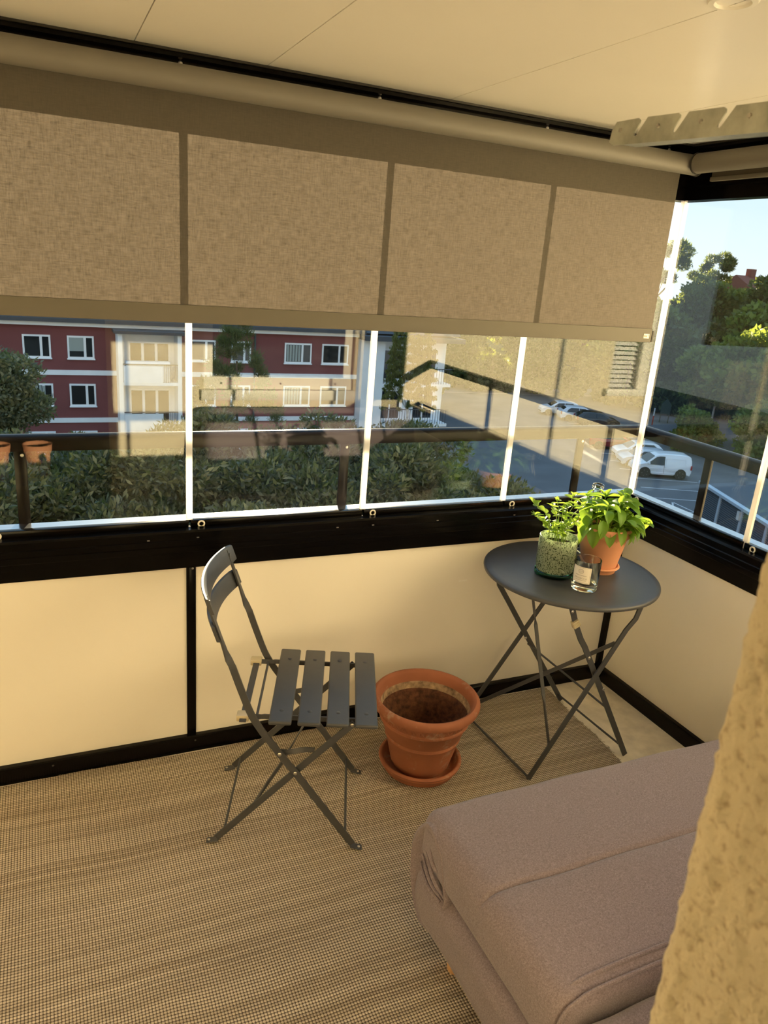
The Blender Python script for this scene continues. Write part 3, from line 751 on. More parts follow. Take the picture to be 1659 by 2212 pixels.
# ------------------------------------------------------------------ round folding table
TX, TY, TZ = -0.540, -0.340, 0.723
def table():
    t = thing('bistro_table', 'round dark grey metal folding bistro table in the corner', 'table', (TX, TY, 0.0))
    G = 'grey_metal'
    MB().lathe([(0, TZ), (0.30, TZ), (0.318, TZ-0.0012), (0.3235, TZ-0.005), (0.325, TZ-0.010), (0.3235, TZ-0.016), (0.319, TZ-0.0185), (0.312, TZ-0.017), (0.308, TZ-0.006), (0, TZ-0.006)], 96).build('table_top', G, t, angle=40)
    ya, yb = 0.195, -0.212          # far and near side of the inner frame
    H = TZ-0.008
    def leg(pts, wd_, m=0.020):
        return MB().bar([(x-TX, y, z) for x, y, z in pts], wd_, m, 0.0055).build('leg', G, t)
    inx = (0.8, 0, 0.6); iny = (0.8, 0, -0.6)
    l1 = leg([(-0.312, ya, 0.006), (-0.66, ya, 0.52), (-0.715, ya, 0.60), (-0.745, ya, H)], inx)
    l3 = leg([(-0.305, yb, 0.006), (-0.60, yb, 0.52), (-0.625, yb, 0.555), (-0.655, yb, 0.61), (-0.700, yb, H)], inx, 0.021)
    l2 = leg([(-0.790, ya+0.015, 0.0145), (-0.41, ya+0.015, 0.585), (-0.375, ya+0.015, 0.625), (-0.345, ya+0.015, H)], iny)
    l4 = leg([(-0.772, yb-0.017, 0.0145), (-0.44, yb-0.017, 0.575), (-0.405, yb-0.017, 0.615), (-0.375, yb-0.017, H)], iny, 0.021)
    rivet(l3, (-0.497-TX, yb-0.022, 0.345), 'Y', 1); rivet(l1, (-0.553-TX, ya-0.004, 0.345), 'Y', 1)
    rivet(l3, (-0.575-TX, yb-0.004, 0.475), 'Y', 1); rivet(l3, (-0.685-TX, yb-0.004, 0.672), 'Y', 1); rivet(l1, (-0.735-TX, ya-0.004, 0.66), 'Y', 1)
    clip = MB(); clip.rbox(-0.013, 0.013, -0.009, 0.009, -0.014, 0.014, r=0.002)
    for q in (-0.008, -0.003, 0.002, 0.007): clip.box(-0.0125, 0.0125, -0.0105, -0.008, q, q+0.002)
    c = clip.build('lock_clip', 'clear_cap', t); c.location = (-0.662-TX, yb-0.002, 0.622); c.rotation_euler = (0, math.radians(-28), 0); c['label'] = 'ribbed yellow plastic lock clip'
    # cross rods between paired legs
    MB().tube([(-0.335-TX, ya, 0.04), (-0.325-TX, yb, 0.045)], 0.0042, 10).build('cross_rod', G, t)
    MB().tube([(-0.535-TX, ya, 0.315), (-0.435-TX, yb, 0.235)], 0.0042, 10).build('cross_rod', G, t)
    MB().tube([(-0.785-TX, ya+0.015, 0.018), (-0.768-TX, yb-0.017, 0.018)], 0.0046, 10).build('cross_rod', G, t)
    # twisted flat stay from the far leg across to the near leg
    s0, s1 = Vector((-0.755-TX, ya+0.01, 0.06)), Vector((-0.475-TX, yb-0.012, 0.525))
    pts = [s0.lerp(s1, k) for k in (0, .2, .26, .62, .70, .82, 1)]
    MB().bar(pts, [(0, 0, 1), (0, 0, 1), (0, .6, .8), (0, .6, .8), (0, 0, 1), (0, 0, 1), (0, 0, 1)], 0.015, 0.004).build('stay_bar', G, t)
    # upright strut from under the top to the foot of the near leg
    s0, s1 = Vector((-0.69-TX, yb-0.004, 0.130)), Vector((-0.700-TX, 0.03, H))
    pts = [s0.lerp(s1, k) for k in (0, .25, .30, .70, .76, 1)]
    MB().bar(pts, [(0.1, 1, 0), (0.1, 1, 0), (1, 0, 0), (1, 0, 0), (0.1, 1, 0), (0.1, 1, 0)], 0.014, 0.004).build('strut', G, t)
    MB().rbox(-0.23, 0.23, -0.012, 0.012, H-0.008, H, r=0.002).build('under_rail', G, t).location = (0, ya, 0)
    MB().rbox(-0.23, 0.23, -0.012, 0.012, H-0.008, H, r=0.002).build('under_rail', G, t).location = (0, yb, 0)
table()

# ------------------------------------------------------------------ sofa bed
def rounded(hy, hz, r, grooves=(), n=7):
    """closed (y, z) outline of a rounded rectangle; grooves = y positions of stitched seams on the top"""
    pts = []
    def arc(cy, cz, a0):
        for k in range(n+1):
            a = a0 + k/n*PI/2; pts.append((cy+r*math.cos(a), cz+r*math.sin(a)))
    arc(hy-r, hz-r, 0)
    ys = [hy-r - (2*hy-2*r)*k/24 for k in range(1, 24)]
    for g in grooves: ys += [g+0.012, g+0.006, g+0.003, g, g-0.003, g-0.006, g-0.012]
    for y in sorted(ys, reverse=True):
        d = min([abs(y-g) for g in grooves] or [9]); dip = 0.007*math.exp(-(d/0.005)**2) + 0.004*math.exp(-(d/0.02)**2)
        pts.append((y, hz-dip))
    arc(-hy+r, hz-r, PI/2)
    for k in range(1, 6): pts.append((-hy, hz-r-(2*hz-2*r)*k/6))
    arc(-hy+r, -hz+r, PI)
    for k in range(1, 10): pts.append((-hy+r+(2*hy-2*r)*k/10, -hz))
    arc(hy-r, -hz+r, 1.5*PI)
    for k in range(1, 6): pts.append((hy, -hz+r+(2*hz-2*r)*k/6))
    return pts
def cushion(x0, x1, y0, y1, z0, z1, r, wr=0.005, seed=0, grooves=(), crown=0.010, rx=None):
    """upholstered block along x with rounded ends, puckered a little"""
    hy, hz = (y1-y0)/2, (z1-z0)/2; cy_, cz_ = (y0+y1)/2, (z0+z1)/2; rx = rx or r
    prof = rounded(hy, hz, r, [g-cy_ for g in grooves])
    xs = [x0 + rx*(1-math.cos(PI/2*k/6)) for k in range(7)]
    m_ = 40; xs += [x0+rx+(x1-x0-2*rx)*k/m_ for k in range(1, m_)] + [x1 - rx*(1-math.cos(PI/2*k/6)) for k in range(6, -1, -1)]
    vs = []; n = len(prof)
    for x in xs:
        d = min(x-x0, x1-x); e = rx - math.sqrt(max(0, rx*rx-(rx-min(d, rx))**2))
        ky, kz = (hy-e*0.9)/hy, (hz-e*0.9)/hz
        cr = crown*max(0, 1-((x-(x0+x1)/2)/((x1-x0)/2))**6)
        for (y, z) in prof:
            zz = z*kz + (cr*max(0, 1-(y/hy)**4) if z > 0 else 0)
            q = Vector((x*5+seed*3, y*5, z*5))
            w = Vector((noise.noise(q*1.6), noise.noise(q*1.6+Vector((5, 2, 1))), noise.noise(q+Vector((1, 7, 3)))))*wr
            vs.append((x+w.x, cy_+y*ky+w.y, cz_+zz+w.z))
    fs = [(j*n+i, j*n+(i+1) % n, (j+1)*n+(i+1) % n, (j+1)*n+i) for j in range(len(xs)-1) for i in range(n)]
    fs += [tuple(range(n)), tuple(range((len(xs)-1)*n, len(xs)*n))]
    return vs, fs
def sofa():
    t = thing('sofa_bed', 'low mauve-brown fabric sofa bed with a folded mattress seat', 'sofa', (0, 0, 0))
    F = 'sofa_fabric'
    L, RR = -1.482, -0.075
    up = MB(); up.add(*cushion(L, RR, -1.625, -1.030, 0.285, 0.442, 0.034, 0.004, 1, (-1.338,), 0.008, 0.05)); top = up.build('seat_mattress', F, t, angle=50)
    lo = MB(); lo.add(*cushion(L-0.004, RR, -1.660, -1.022, 0.105, 0.288, 0.060, 0.006, 2, (), 0.0, 0.06)); lo.build('lower_mattress', F, t, angle=50)
    # outer skin of the fold joining both layers along the far edge
    fd = MB(); n = 14; prof = []
    for k in range(n+1):
        a = -PI/2 + PI*k/n; prof.append((-1.095+0.088*math.cos(a), 0.274+0.158*math.sin(a)))
    prof += [(-1.16, 0.40), (-1.20, 0.29), (-1.16, 0.14)]
    xs = [L+0.012, L-0.004, L-0.010] ; vs = []; m_ = 40
    xs = [L+0.010, L-0.003, L+0.0] + [L+0.02+(RR-L-0.04)*k/m_ for k in range(m_+1)]
    kk = [0.82, 0.93, 0.985] + [1.0]*(m_+1)
    for x, k in zip(xs, kk):
        for (y, z) in prof:
            w = 0.005*noise.noise(Vector((x*7, y*12, z*16)))
            vs.append((x, -1.12+(y+1.12)*k + w, 0.274+(z-0.274)*k + w))
    nn = len(prof); fs = [(j*nn+i, j*nn+(i+1) % nn, (j+1)*nn+(i+1) % nn, (j+1)*nn+i) for j in range(len(xs)-1) for i in range(nn)]
    fs += [tuple(range(nn)), tuple(range((len(xs)-1)*nn, len(xs)*nn))]
    fd.add(vs, fs); fd.build('fold_cover', F, t, angle=60)
    for k, (y0, z0, y1, z1) in enumerate(((-1.075, 0.345, -1.20, 0.288), (-1.060, 0.315, -1.19, 0.276), (-1.055, 0.285, -1.17, 0.262), (-1.09, 0.375, -1.16, 0.33))):
        MB().tube(smooth_path([(L+0.004, y0, z0), (L-0.004, (y0+y1)/2, (z0+z1)/2-0.008), (L+0.004, y1, z1)], 5), [0.003]*3+[0.006]*5+[0.003]*3, 8).build('wrinkle', F, t)
    # welted edge where the seat ends
    for dy in (0.0, -0.030):
        ed = smooth_path([(L+0.008, -1.590+dy, 0.33), (L+0.012, -1.590+dy, 0.40), (L+0.045, -1.590+dy, 0.437), (L+0.16, -1.585+dy, 0.447), (-0.8, -1.582+dy, 0.4505), (RR-0.05, -1.585+dy, 0.445)], 7)
        MB().tube(ed, 0.0042, 8).build('piping', F, top)
    rs = MB(); rs.add(*cushion(L+0.012, RR, -1.93, -1.630, 0.12, 0.408, 0.045, 0.005, 3, (-1.71,), 0.008)); rs.build('rear_cushion', F, t, angle=50)
    # leaning backrest
    bk = MB(); vs, fs = cushion(L+0.03, RR, -0.09, 0.09, -0.26, 0.26, 0.07, 0.005, 4, (), 0.0)
    mt = Matrix.Translation((0, -1.905, 0.62)) @ Matrix.Rotation(math.radians(18), 4, 'X')
    bk.add([mt @ Vector(v) for v in vs], fs); bk.build('backrest', F, t, angle=50)
    for (x, y) in ((-1.405, -1.165), (-0.16, -1.165), (-1.405, -1.80), (-0.16, -1.80)):
        MB().lathe([(0, 0.003), (0.017, 0.003), (0.019, 0.006), (0.029, 0.09), (0.030, 0.125), (0, 0.125)], 24).build('leg', 'pine_wood', t).location = (x, y, 0.004)
sofa()

# ------------------------------------------------------------------ big empty terracotta pot on its saucer
PXY = (-1.112, -0.358)
sau = MB().lathe([(0, 0.008), (0.118, 0.008), (0.126, 0.012), (0.138, 0.040), (0.143, 0.044), (0.150, 0.043), (0.1535, 0.038), (0.151, 0.033), (0.148, 0.031), (0.149, 0.026), (0.144, 0.022), (0.134, 0.0), (0, 0.0)], 64)
o = sau.build('plant_saucer', 'terracotta_old', None, angle=50); o.location = (PXY[0], PXY[1], 0.0085)
tag(o, 'wide weathered terracotta saucer on the rug under the big empty pot', 'saucer')
def big_pot():
    t = thing('terracotta_pot', 'large empty weathered terracotta pot with a rolled rim', 'pot', (PXY[0], PXY[1], 0.0185))
    z = lambda a: a
    outer = [(0, 0.0), (0.098, 0.0), (0.102, 0.006), (0.101, 0.012), (0.108, 0.016), (0.125, 0.085), (0.136, 0.128), (0.1385, 0.130), (0.1365, 0.134), (0.1395, 0.137), (0.1375, 0.141), (0.141, 0.146), (0.1590, 0.198), (0.1645, 0.202), (0.1645, 0.208), (0.161, 0.212), (0.1690, 0.243), (0.172, 0.247),
             (0.184, 0.249), (0.1925, 0.254), (0.1960, 0.264), (0.1945, 0.275), (0.1890, 0.282), (0.1810, 0.2845), (0.1735, 0.281), (0.1690, 0.273)]
    inner = [(0.169, 0.273), (0.1655, 0.255), (0.163, 0.243)]
    MB().lathe(outer + inner[1:], 72).build('pot_body', 'terracotta_old', t, angle=40)
    MB().lathe([(0.1638, 0.246), (0.1620, 0.238), (0.156, 0.215)], 72).build('lime_band', 'lime_crust', t, angle=60)
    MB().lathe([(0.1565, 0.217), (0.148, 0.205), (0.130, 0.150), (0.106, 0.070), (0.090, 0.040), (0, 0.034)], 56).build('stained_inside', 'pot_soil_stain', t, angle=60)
    # raised zigzag frieze below the rim
    fz = MB(); n = 34
    for k in range(n):
        a0 = 2*PI*k/n; a1 = 2*PI*(k+.5)/n; a2 = 2*PI*(k+1)/n
        P = lambda a, q: (0.1590+0.0058*q)*1.0
        pt = lambda a, q: ((0.1618+0.0072*q)*math.cos(a), (0.1618+0.0072*q)*math.sin(a), 0.215+0.026*q)
        fz.tube([pt(a0, 0), pt(a1, 1)], 0.0022, 5); fz.tube([pt(a1, 1), pt(a2, 0)], 0.0022, 5)
        fz.tube([pt(a1, 0.1), pt(a1, 0.45)], 0.0018, 5)
    fz.build('frieze', 'terracotta_old', t, angle=60)
big_pot()

# ------------------------------------------------------------------ things on the table
TT = TZ + 0.0008
def leaf_mesh(name, L, W, m, droop=0.35, cup=0.25, n=7):
    v = []; f = []
    for i in range(n+1):
        q = i/n; w = W/2*math.sin(PI*min(1, q)**0.78)**0.62 if 0 < q < 1 else 0.0006
        x = L*q; z = -droop*L*q*q + 0.12*L*q
        for s in (-1, -0.5, 0, 0.5, 1):
            v.append((x, w*s, z + cup*abs(s)**1.5*w - (0.02*L if s == 0 else 0)*math.sin(PI*q)))
    for i in range(n):
        for k in range(4): f.append((i*5+k, i*5+k+1, (i+1)*5+k+1, (i+1)*5+k))
    mb = MB(); mb.add(v, f); return mb.mesh(name, m, True, 70)
def orient(o, p, az, el, roll=0, s=1.0):
    o.matrix_local = Matrix.Translation(p) @ Matrix.Rotation(az, 4, 'Z') @ Matrix.Rotation(-el, 4, 'Y') @ Matrix.Rotation(roll, 4, 'X') @ Matrix.Scale(s, 4)

BXY = (-0.425, -0.352)
bs = MB().lathe([(0, 0.006), (0.052, 0.006), (0.058, 0.009), (0.064, 0.022), (0.068, 0.025), (0.0725, 0.0235), (0.074, 0.020), (0.0705, 0.016), (0.064, 0.013), (0.060, 0.0), (0, 0.0)], 56)
o = bs.build('plant_saucer', 'terracotta_new', None, angle=50); o.scale = (1.06, 1.06, 1.06); o.location = (*BXY, TT); tag(o, 'small clean terracotta saucer on the table under the basil pot', 'saucer')
def basil():
    t = thing('potted_basil', 'bushy basil plant in an orange terracotta pot on the table', 'plant', (*BXY, TT+0.0073)); t.scale = (1.08, 1.08, 1.08)
    MB().lathe([(0, 0), (0.050, 0), (0.053, 0.003), (0.080, 0.122), (0.0805, 0.126), (0.0880, 0.126), (0.0895, 0.129), (0.0965, 0.158), (0.0955, 0.162), (0.0915, 0.163), (0.0885, 0.160), (0.083, 0.128), (0.060, 0.012), (0, 0.012)], 64).build('pot', 'terracotta_new', t, angle=40)
    MB().lathe([(0, 0.142), (0.05, 0.140), (0.0845, 0.136), (0.0845, 0.130), (0, 0.130)], 32).build('soil', 'soil', t)
    R_ = rng(11)
    big = [leaf_mesh('leaf', 0.070, 0.044, 'basil_leaf', 0.55, 0.35), leaf_mesh('leaf', 0.060, 0.038, 'basil_leaf', 0.30, 0.45), leaf_mesh('leaf', 0.040, 0.026, 'basil_leaf', 0.2, 0.5)]
    stems = []
    for k in range(15):
        a = 2*PI*k/15 + R_.uniform(-.2, .2); rr = R_.uniform(0.006, 0.050); h = R_.uniform(0.055, 0.125); lean = R_.uniform(0.015, 0.05)
        p0 = Vector((rr*math.cos(a), rr*math.sin(a), 0.135)); p1 = p0 + Vector((lean*math.cos(a)*0.5, lean*math.sin(a)*0.5, h*0.6)); p2 = p0 + Vector((lean*math.cos(a)*1.1, lean*math.sin(a)*1.1, h))
        MB().tube([p0, p1, p2], [0.0022, 0.0019, 0.0014], 6).build('stem', 'stem_green', t)
        stems.append((p0, p1, p2, a))
    # two sprigs spilling over the rim to the right and front
    for (a, reach, drop) in ((math.radians(-12), 0.150, 0.125), (math.radians(-75), 0.100, 0.140)):
        d = Vector((math.cos(a), math.sin(a), 0)); p0 = Vector((0, 0, 0.135)) + d*0.055; p1 = p0 + d*(reach-0.055)*0.5 + Vector((0, 0, 0.050)); p2 = d*reach + Vector((0, 0, drop+0.035))
        MB().tube(smooth_path([p0, p1, p2], 4), 0.0019, 6).build('stem', 'stem_green', t); stems.append((p0, p1, p2, a))
    for (p0, p1, p2, a) in stems:
        for lvl, p in enumerate((p1.lerp(p2, .2), p1.lerp(p2, .6), p2)):
            m_ = big[0] if lvl < 2 else big[1]
            off = R_.uniform(0, PI)
            for s in (0, 1):
                o = link('leaf', m_, t); orient(o, p, off+s*PI+R_.uniform(-.3, .3), R_.uniform(-0.45, 0.25) if lvl < 2 else R_.uniform(-.1, .6), R_.uniform(-.4, .4), R_.uniform(0.75, 1.08))
        for s in range(2):
            o = link('leaf', big[2], t); orient(o, p2, R_.uniform(0, 6.28), R_.uniform(0.3, 1.1), 0, R_.uniform(0.7, 1))
    # skirt of drooping leaves over the rim, facing the room
    for k in range(16):
        a = math.radians(-175 + k*13 + R_.uniform(-5, 5)); rr = R_.uniform(0.072, 0.096)
        o = link('leaf', big[0], t); orient(o, (rr*math.cos(a), rr*math.sin(a), R_.uniform(0.168, 0.205)), a+R_.uniform(-.4, .4), R_.uniform(-1.25, -0.35), R_.uniform(-.4, .4), R_.uniform(0.8, 1.1))
basil()
VXY = (-0.627, -0.350)
def herb():
    t = thing('potted_mint', 'leggy pale green herb in a mottled green glass planter on the table', 'plant', (*VXY, TT))
    bd = MB().lathe([(0, 0.014), (0.060, 0.014), (0.067, 0.020), (0.0695, 0.040), (0.0695, 0.135), (0.068, 0.147), (0.0665, 0.148), (0.0655, 0.146), (0.0655, 0.045), (0.058, 0.022), (0, 0.022)], 64).build('planter', 'mottled_glass', t, angle=40)
    b2 = MB().lathe([(0, 0.0), (0.064, 0.0), (0.0695, 0.003), (0.0705, 0.009), (0.0695, 0.016), (0.066, 0.0188), (0.060, 0.0136), (0, 0.0136)], 64).build('base', 'green_glass', t, angle=40); b2['label'] = 'clear green glass foot'
    MB().lathe([(0, 0.118), (0.03, 0.120), (0.0650, 0.116), (0.0650, 0.108), (0, 0.108)], 32).build('soil', 'soil', t)
    R_ = rng(5)
    lm = [leaf_mesh('leaf', 0.036, 0.026, 'mint_leaf', 0.25, 0.3, 6), leaf_mesh('leaf', 0.026, 0.019, 'mint_leaf', 0.15, 0.4, 6)]
    tips = [(-0.105, -0.010, 0.262), (-0.095, 0.02, 0.215), (-0.045, -0.02, 0.262), (-0.02, 0.03, 0.270), (0.030, 0.005, 0.300), (0.045, 0.03, 0.262), (0.062, -0.02, 0.272), (-0.03, -0.05, 0.20), (0.02, -0.055, 0.205), (0.0, 0.0, 0.25), (-0.06, 0.035, 0.19), (0.04, -0.03, 0.215)]
    for (x, y, z) in tips:
        # image-right is roughly (0.906,-0.423) in plan
        wx = x*0.906 + y*0.423; wy = -x*0.423 + y*0.906
        p0 = Vector((wx*0.35, wy*0.35, 0.118)); p2 = Vector((wx, wy, z)); p1 = Vector((wx*0.45, wy*0.45, z*0.62+0.05))
        pa = smooth_path([p0, p1, p2], 4); MB().tube(pa, [0.0017]*5+[0.0012]*4, 6).build('stem', 'stem_green', t)
        for lvl, q in enumerate((0.45, 0.7, 0.9, 1.0)):
            p = pa[int(q*(len(pa)-1))]; off = R_.uniform(0, PI)
            for s in range(3 if q == 1 else 2):
                o = link('leaf', lm[0] if q < 0.95 else lm[R_.randint(0, 1)], t); orient(o, p, off+s*PI*(2/3 if q == 1 else 1), R_.uniform(-0.3, 0.5) if q < 1 else R_.uniform(0.1, 0.9), R_.uniform(-.4, .4), R_.uniform(0.65, 1.05))
herb()

def print_mesh(text, size):
    cu = bpy.data.curves.new('t', 'FONT'); cu.body = text; cu.size = size; cu.align_x = 'CENTER'
    ob = bpy.data.objects.new('t', cu); COL.objects.link(ob)
    dg = bpy.context.evaluated_depsgraph_get(); me = bpy.data.meshes.new_from_object(ob.evaluated_get(dg))
    vs = [tuple(v.co) for v in me.vertices]; fs = [tuple(p.vertices) for p in me.polygons]
    bpy.data.objects.remove(ob); bpy.data.curves.remove(cu); bpy.data.meshes.remove(me)
    return vs, fs
def tumbler():
    t = thing('glass_tumbler', 'clear heavy-bottomed glass tumbler with a cream paper label', 'glass', (-0.600, -0.494, TT))
    MB().lathe([(0, 0.0), (0.040, 0.0), (0.0435, 0.002), (0.0445, 0.006), (0.0465, 0.110), (0.0458, 0.1125), (0.0442, 0.1125), (0.0436, 0.110), (0.0412, 0.026), (0.034, 0.0205), (0, 0.019)], 72).build('glass_body', 'clear_glass', t, angle=45)
    ac = math.atan2(CAM.y+0.494, CAM.x+0.592) + math.radians(-22)       # label turned a little left of the viewer
    def lab(u, v, off=0.0):
        a = ac + u*1.45/0.0462; z = 0.034 + v*1.25; r = 0.0451 + 0.0022*(z/0.11) + 0.0004 + off
        return (r*math.cos(a), r*math.sin(a), z)
    l = MB().grid(lambda u, v: lab(-0.024+0.048*u, 0.048*v), 16, 2).build('paper_label', 'label_paper', t, angle=60)
    def put(vs, fs, cx, cy):
        m = MB(); m.add([lab(cx+x, cy+y, 0.0003) for x, y, z in vs], fs); m.build('print', 'print_grey', l, smooth=False)
    vs, fs = print_mesh('PROSECCO', 0.0062); put(vs, fs, 0.001, 0.0125)
    # lines of print too fine to read
    def dashes(cx, cy, total, hgt, seed):
        q = rng(seed); x = -total/2
        while x < total/2:
            w = q.uniform(0.0012, 0.0036); put([(x, 0, 0), (x+w, 0, 0), (x+w, hgt, 0), (x, hgt, 0)], [(0, 1, 2, 3)], cx, cy); x += w+0.0006
    dashes(0.001, 0.0085, 0.026, 0.0011, 1); dashes(0.0, 0.0225, 0.028, 0.0013, 2)
    for r0, r1 in ((0.0058, 0.0066), (0.0036, 0.0040)):
        m = 28; vs = []; fs = []
        for k in range(m):
            a = 2*PI*k/m
            for r in (r0, r1): vs.append((r*math.cos(a), r*math.sin(a), 0))
        for k in range(m): fs.append((2*k, 2*k+1, (2*k+3) % (2*m), (2*k+2) % (2*m)))
        put(vs, fs, 0, 0.0350)
    dashes(0.0, 0.0345, 0.006, 0.0009, 3)
    for (x0, y0, x1, y1) in ((-0.0215, 0.0025, 0.0215, 0.0029), (-0.0215, 0.0455, 0.0215, 0.0459), (-0.0217, 0.0025, -0.0213, 0.0459), (0.0213, 0.0025, 0.0217, 0.0459)):
        n = 12; vs = []; fs = []
        for i in range(n+1):
            x = x0+(x1-x0)*i/n; vs += [(x, y0, 0), (x, y1, 0)] if x1-x0 > 0.01 else []
        if vs: fs = [(2*i, 2*i+2, 2*i+3, 2*i+1) for i in range(n)]
        else: vs = [(x0, y0, 0), (x1, y0, 0), (x1, y1, 0), (x0, y1, 0)]; fs = [(0, 1, 2, 3)]
        put(vs, fs, 0, 0)
tumbler()
def bottle():
    t = thing('glass_bottle', 'clear glass bottle with a collared mouth standing behind the basil', 'bottle', (-0.352, -0.197, TT))
    MB().lathe([(0, 0.0), (0.036, 0.0), (0.040, 0.004), (0.041, 0.02), (0.041, 0.150), (0.038, 0.178), (0.028, 0.212), (0.0205, 0.238), (0.0185, 0.258), (0.0180, 0.266), (0.0215, 0.268), (0.0225, 0.272), (0.0225, 0.282), (0.0210, 0.285), (0.0195, 0.286), (0.0170, 0.285), (0.0155, 0.280), (0.0155, 0.258),
                (0.0175, 0.238), (0.0250, 0.211), (0.0350, 0.177), (0.0380, 0.150), (0.0380, 0.02), (0.034, 0.008), (0, 0.010)], 56).build('glass_body', 'clear_glass', t, angle=45)
bottle()

# tiny row of pale print on the parapet panel beside the table leg
mk = MB()
for k in range(6): mk.box(-0.812+k*0.0066, -0.8075+k*0.0066, -0.0006, -0.0001, 0.560, 0.566)
mk.build('tiny_print', 'slat_white', wb, smooth=False)
# herb pots on a stand in the doorway, seen mirrored at the left of the glazing
st = thing('plant_stand', 'low dark plant stand in the balcony doorway, seen mirrored', 'stand', (-2.46, -2.00, 0.0075))
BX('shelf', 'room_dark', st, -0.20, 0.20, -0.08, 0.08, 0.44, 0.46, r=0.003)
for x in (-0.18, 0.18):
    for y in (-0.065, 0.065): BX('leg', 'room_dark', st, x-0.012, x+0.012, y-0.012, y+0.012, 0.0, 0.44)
for k, x in enumerate((-2.565, -2.355)):
    t = thing('potted_herb', ['small terracotta herb pot on the plant stand, mirrored at the left frame edge', 'small terracotta herb pot on the plant stand, mirrored right of its twin'][k], 'plant', (x, -2.00, 0.4683))
    MB().lathe([(0, 0), (0.055, 0), (0.066, 0.155), (0.072, 0.156), (0.077, 0.20), (0.072, 0.20), (0.064, 0.16), (0.058, 0.01), (0, 0.01)], 40).build('pot', 'terracotta_new', t, angle=40)
    MB().lathe([(0, 0.185), (0.070, 0.18), (0.066, 0.17), (0, 0.17)], 24).build('soil', 'soil', t)

# ================================================================== OUTDOORS
GZ = -12.0
gd = struct('ground', 'asphalt ground of the parking yard far below', 'ground')
BX('asphalt', 'asphalt', gd, -80, 260, -2.0, 320, GZ-0.5, GZ)
gr = struct('ground_lawn', 'lawn under the trees between the balcony and the red building', 'ground')
BX('lawn', 'grass', gr, -60, 26, 0.3, 60, GZ, GZ+0.06)
def quad_strip(mb, pts, w, z):
    for (a, b) in zip(pts[:-1], pts[1:]):
        a = Vector((*a, 0)); b = Vector((*b, 0)); d = (b-a).normalized(); n = Vector((-d.y, d.x, 0))*w/2
        mb.add([(*(a-n).xy, z), (*(b-n).xy, z), (*(b+n).xy, z), (*(a+n).xy, z)], [(0, 1, 2, 3)])
rd = struct('ground_road', 'pale grey access road beyond the parking bays', 'road')
m = MB(); quad_strip(m, [(20, 84), (74, 78), (120, 73)], 9.0, GZ+0.02); m.build('carriageway', 'road_grey', rd)
m = MB(); quad_strip(m, [(20, 89.2), (74, 83.2), (120, 78.2)], 0.6, GZ+0.14); quad_strip(m, [(20, 79.0), (74, 73.0), (120, 68)], 0.3, GZ+0.10); m.build('kerb', 'kerb_stone', rd)
m = MB(); quad_strip(m, [(20, 95), (74, 89), (140, 82)], 11, GZ+0.06); m.build('verge', 'grass', rd)
vd = Vector((-0.914, 0.405)); vp = Vector((0.405, 0.914)); VC = Vector((40.75, 40.3))
ln = struct('ground_marking', 'white painted parking bay lines on the asphalt', 'markings')
for k in range(-2, 10):
    c = VC + vp*(k*2.62 - 1.31)
    m = MB(); quad_strip(m, [tuple(c - vd*2.6), tuple(c + vd*2.6)], 0.11, GZ+0.012); m.build('bay_line', 'line_paint', ln)
for pts in ([(34.8, 32.5), (36.4, 34.2)], [(36.4, 34.2), (36.2, 31.9)], [(34.8, 32.5), (36.2, 31.9)], [(66, 68), (70, 75)], [(63.6, 69), (67, 75.4)]):
    m = MB(); quad_strip(m, pts, 0.12 if pts[0][0] < 60 else 0.9, GZ+0.014); m.build('painted_line', 'line_paint', ln)

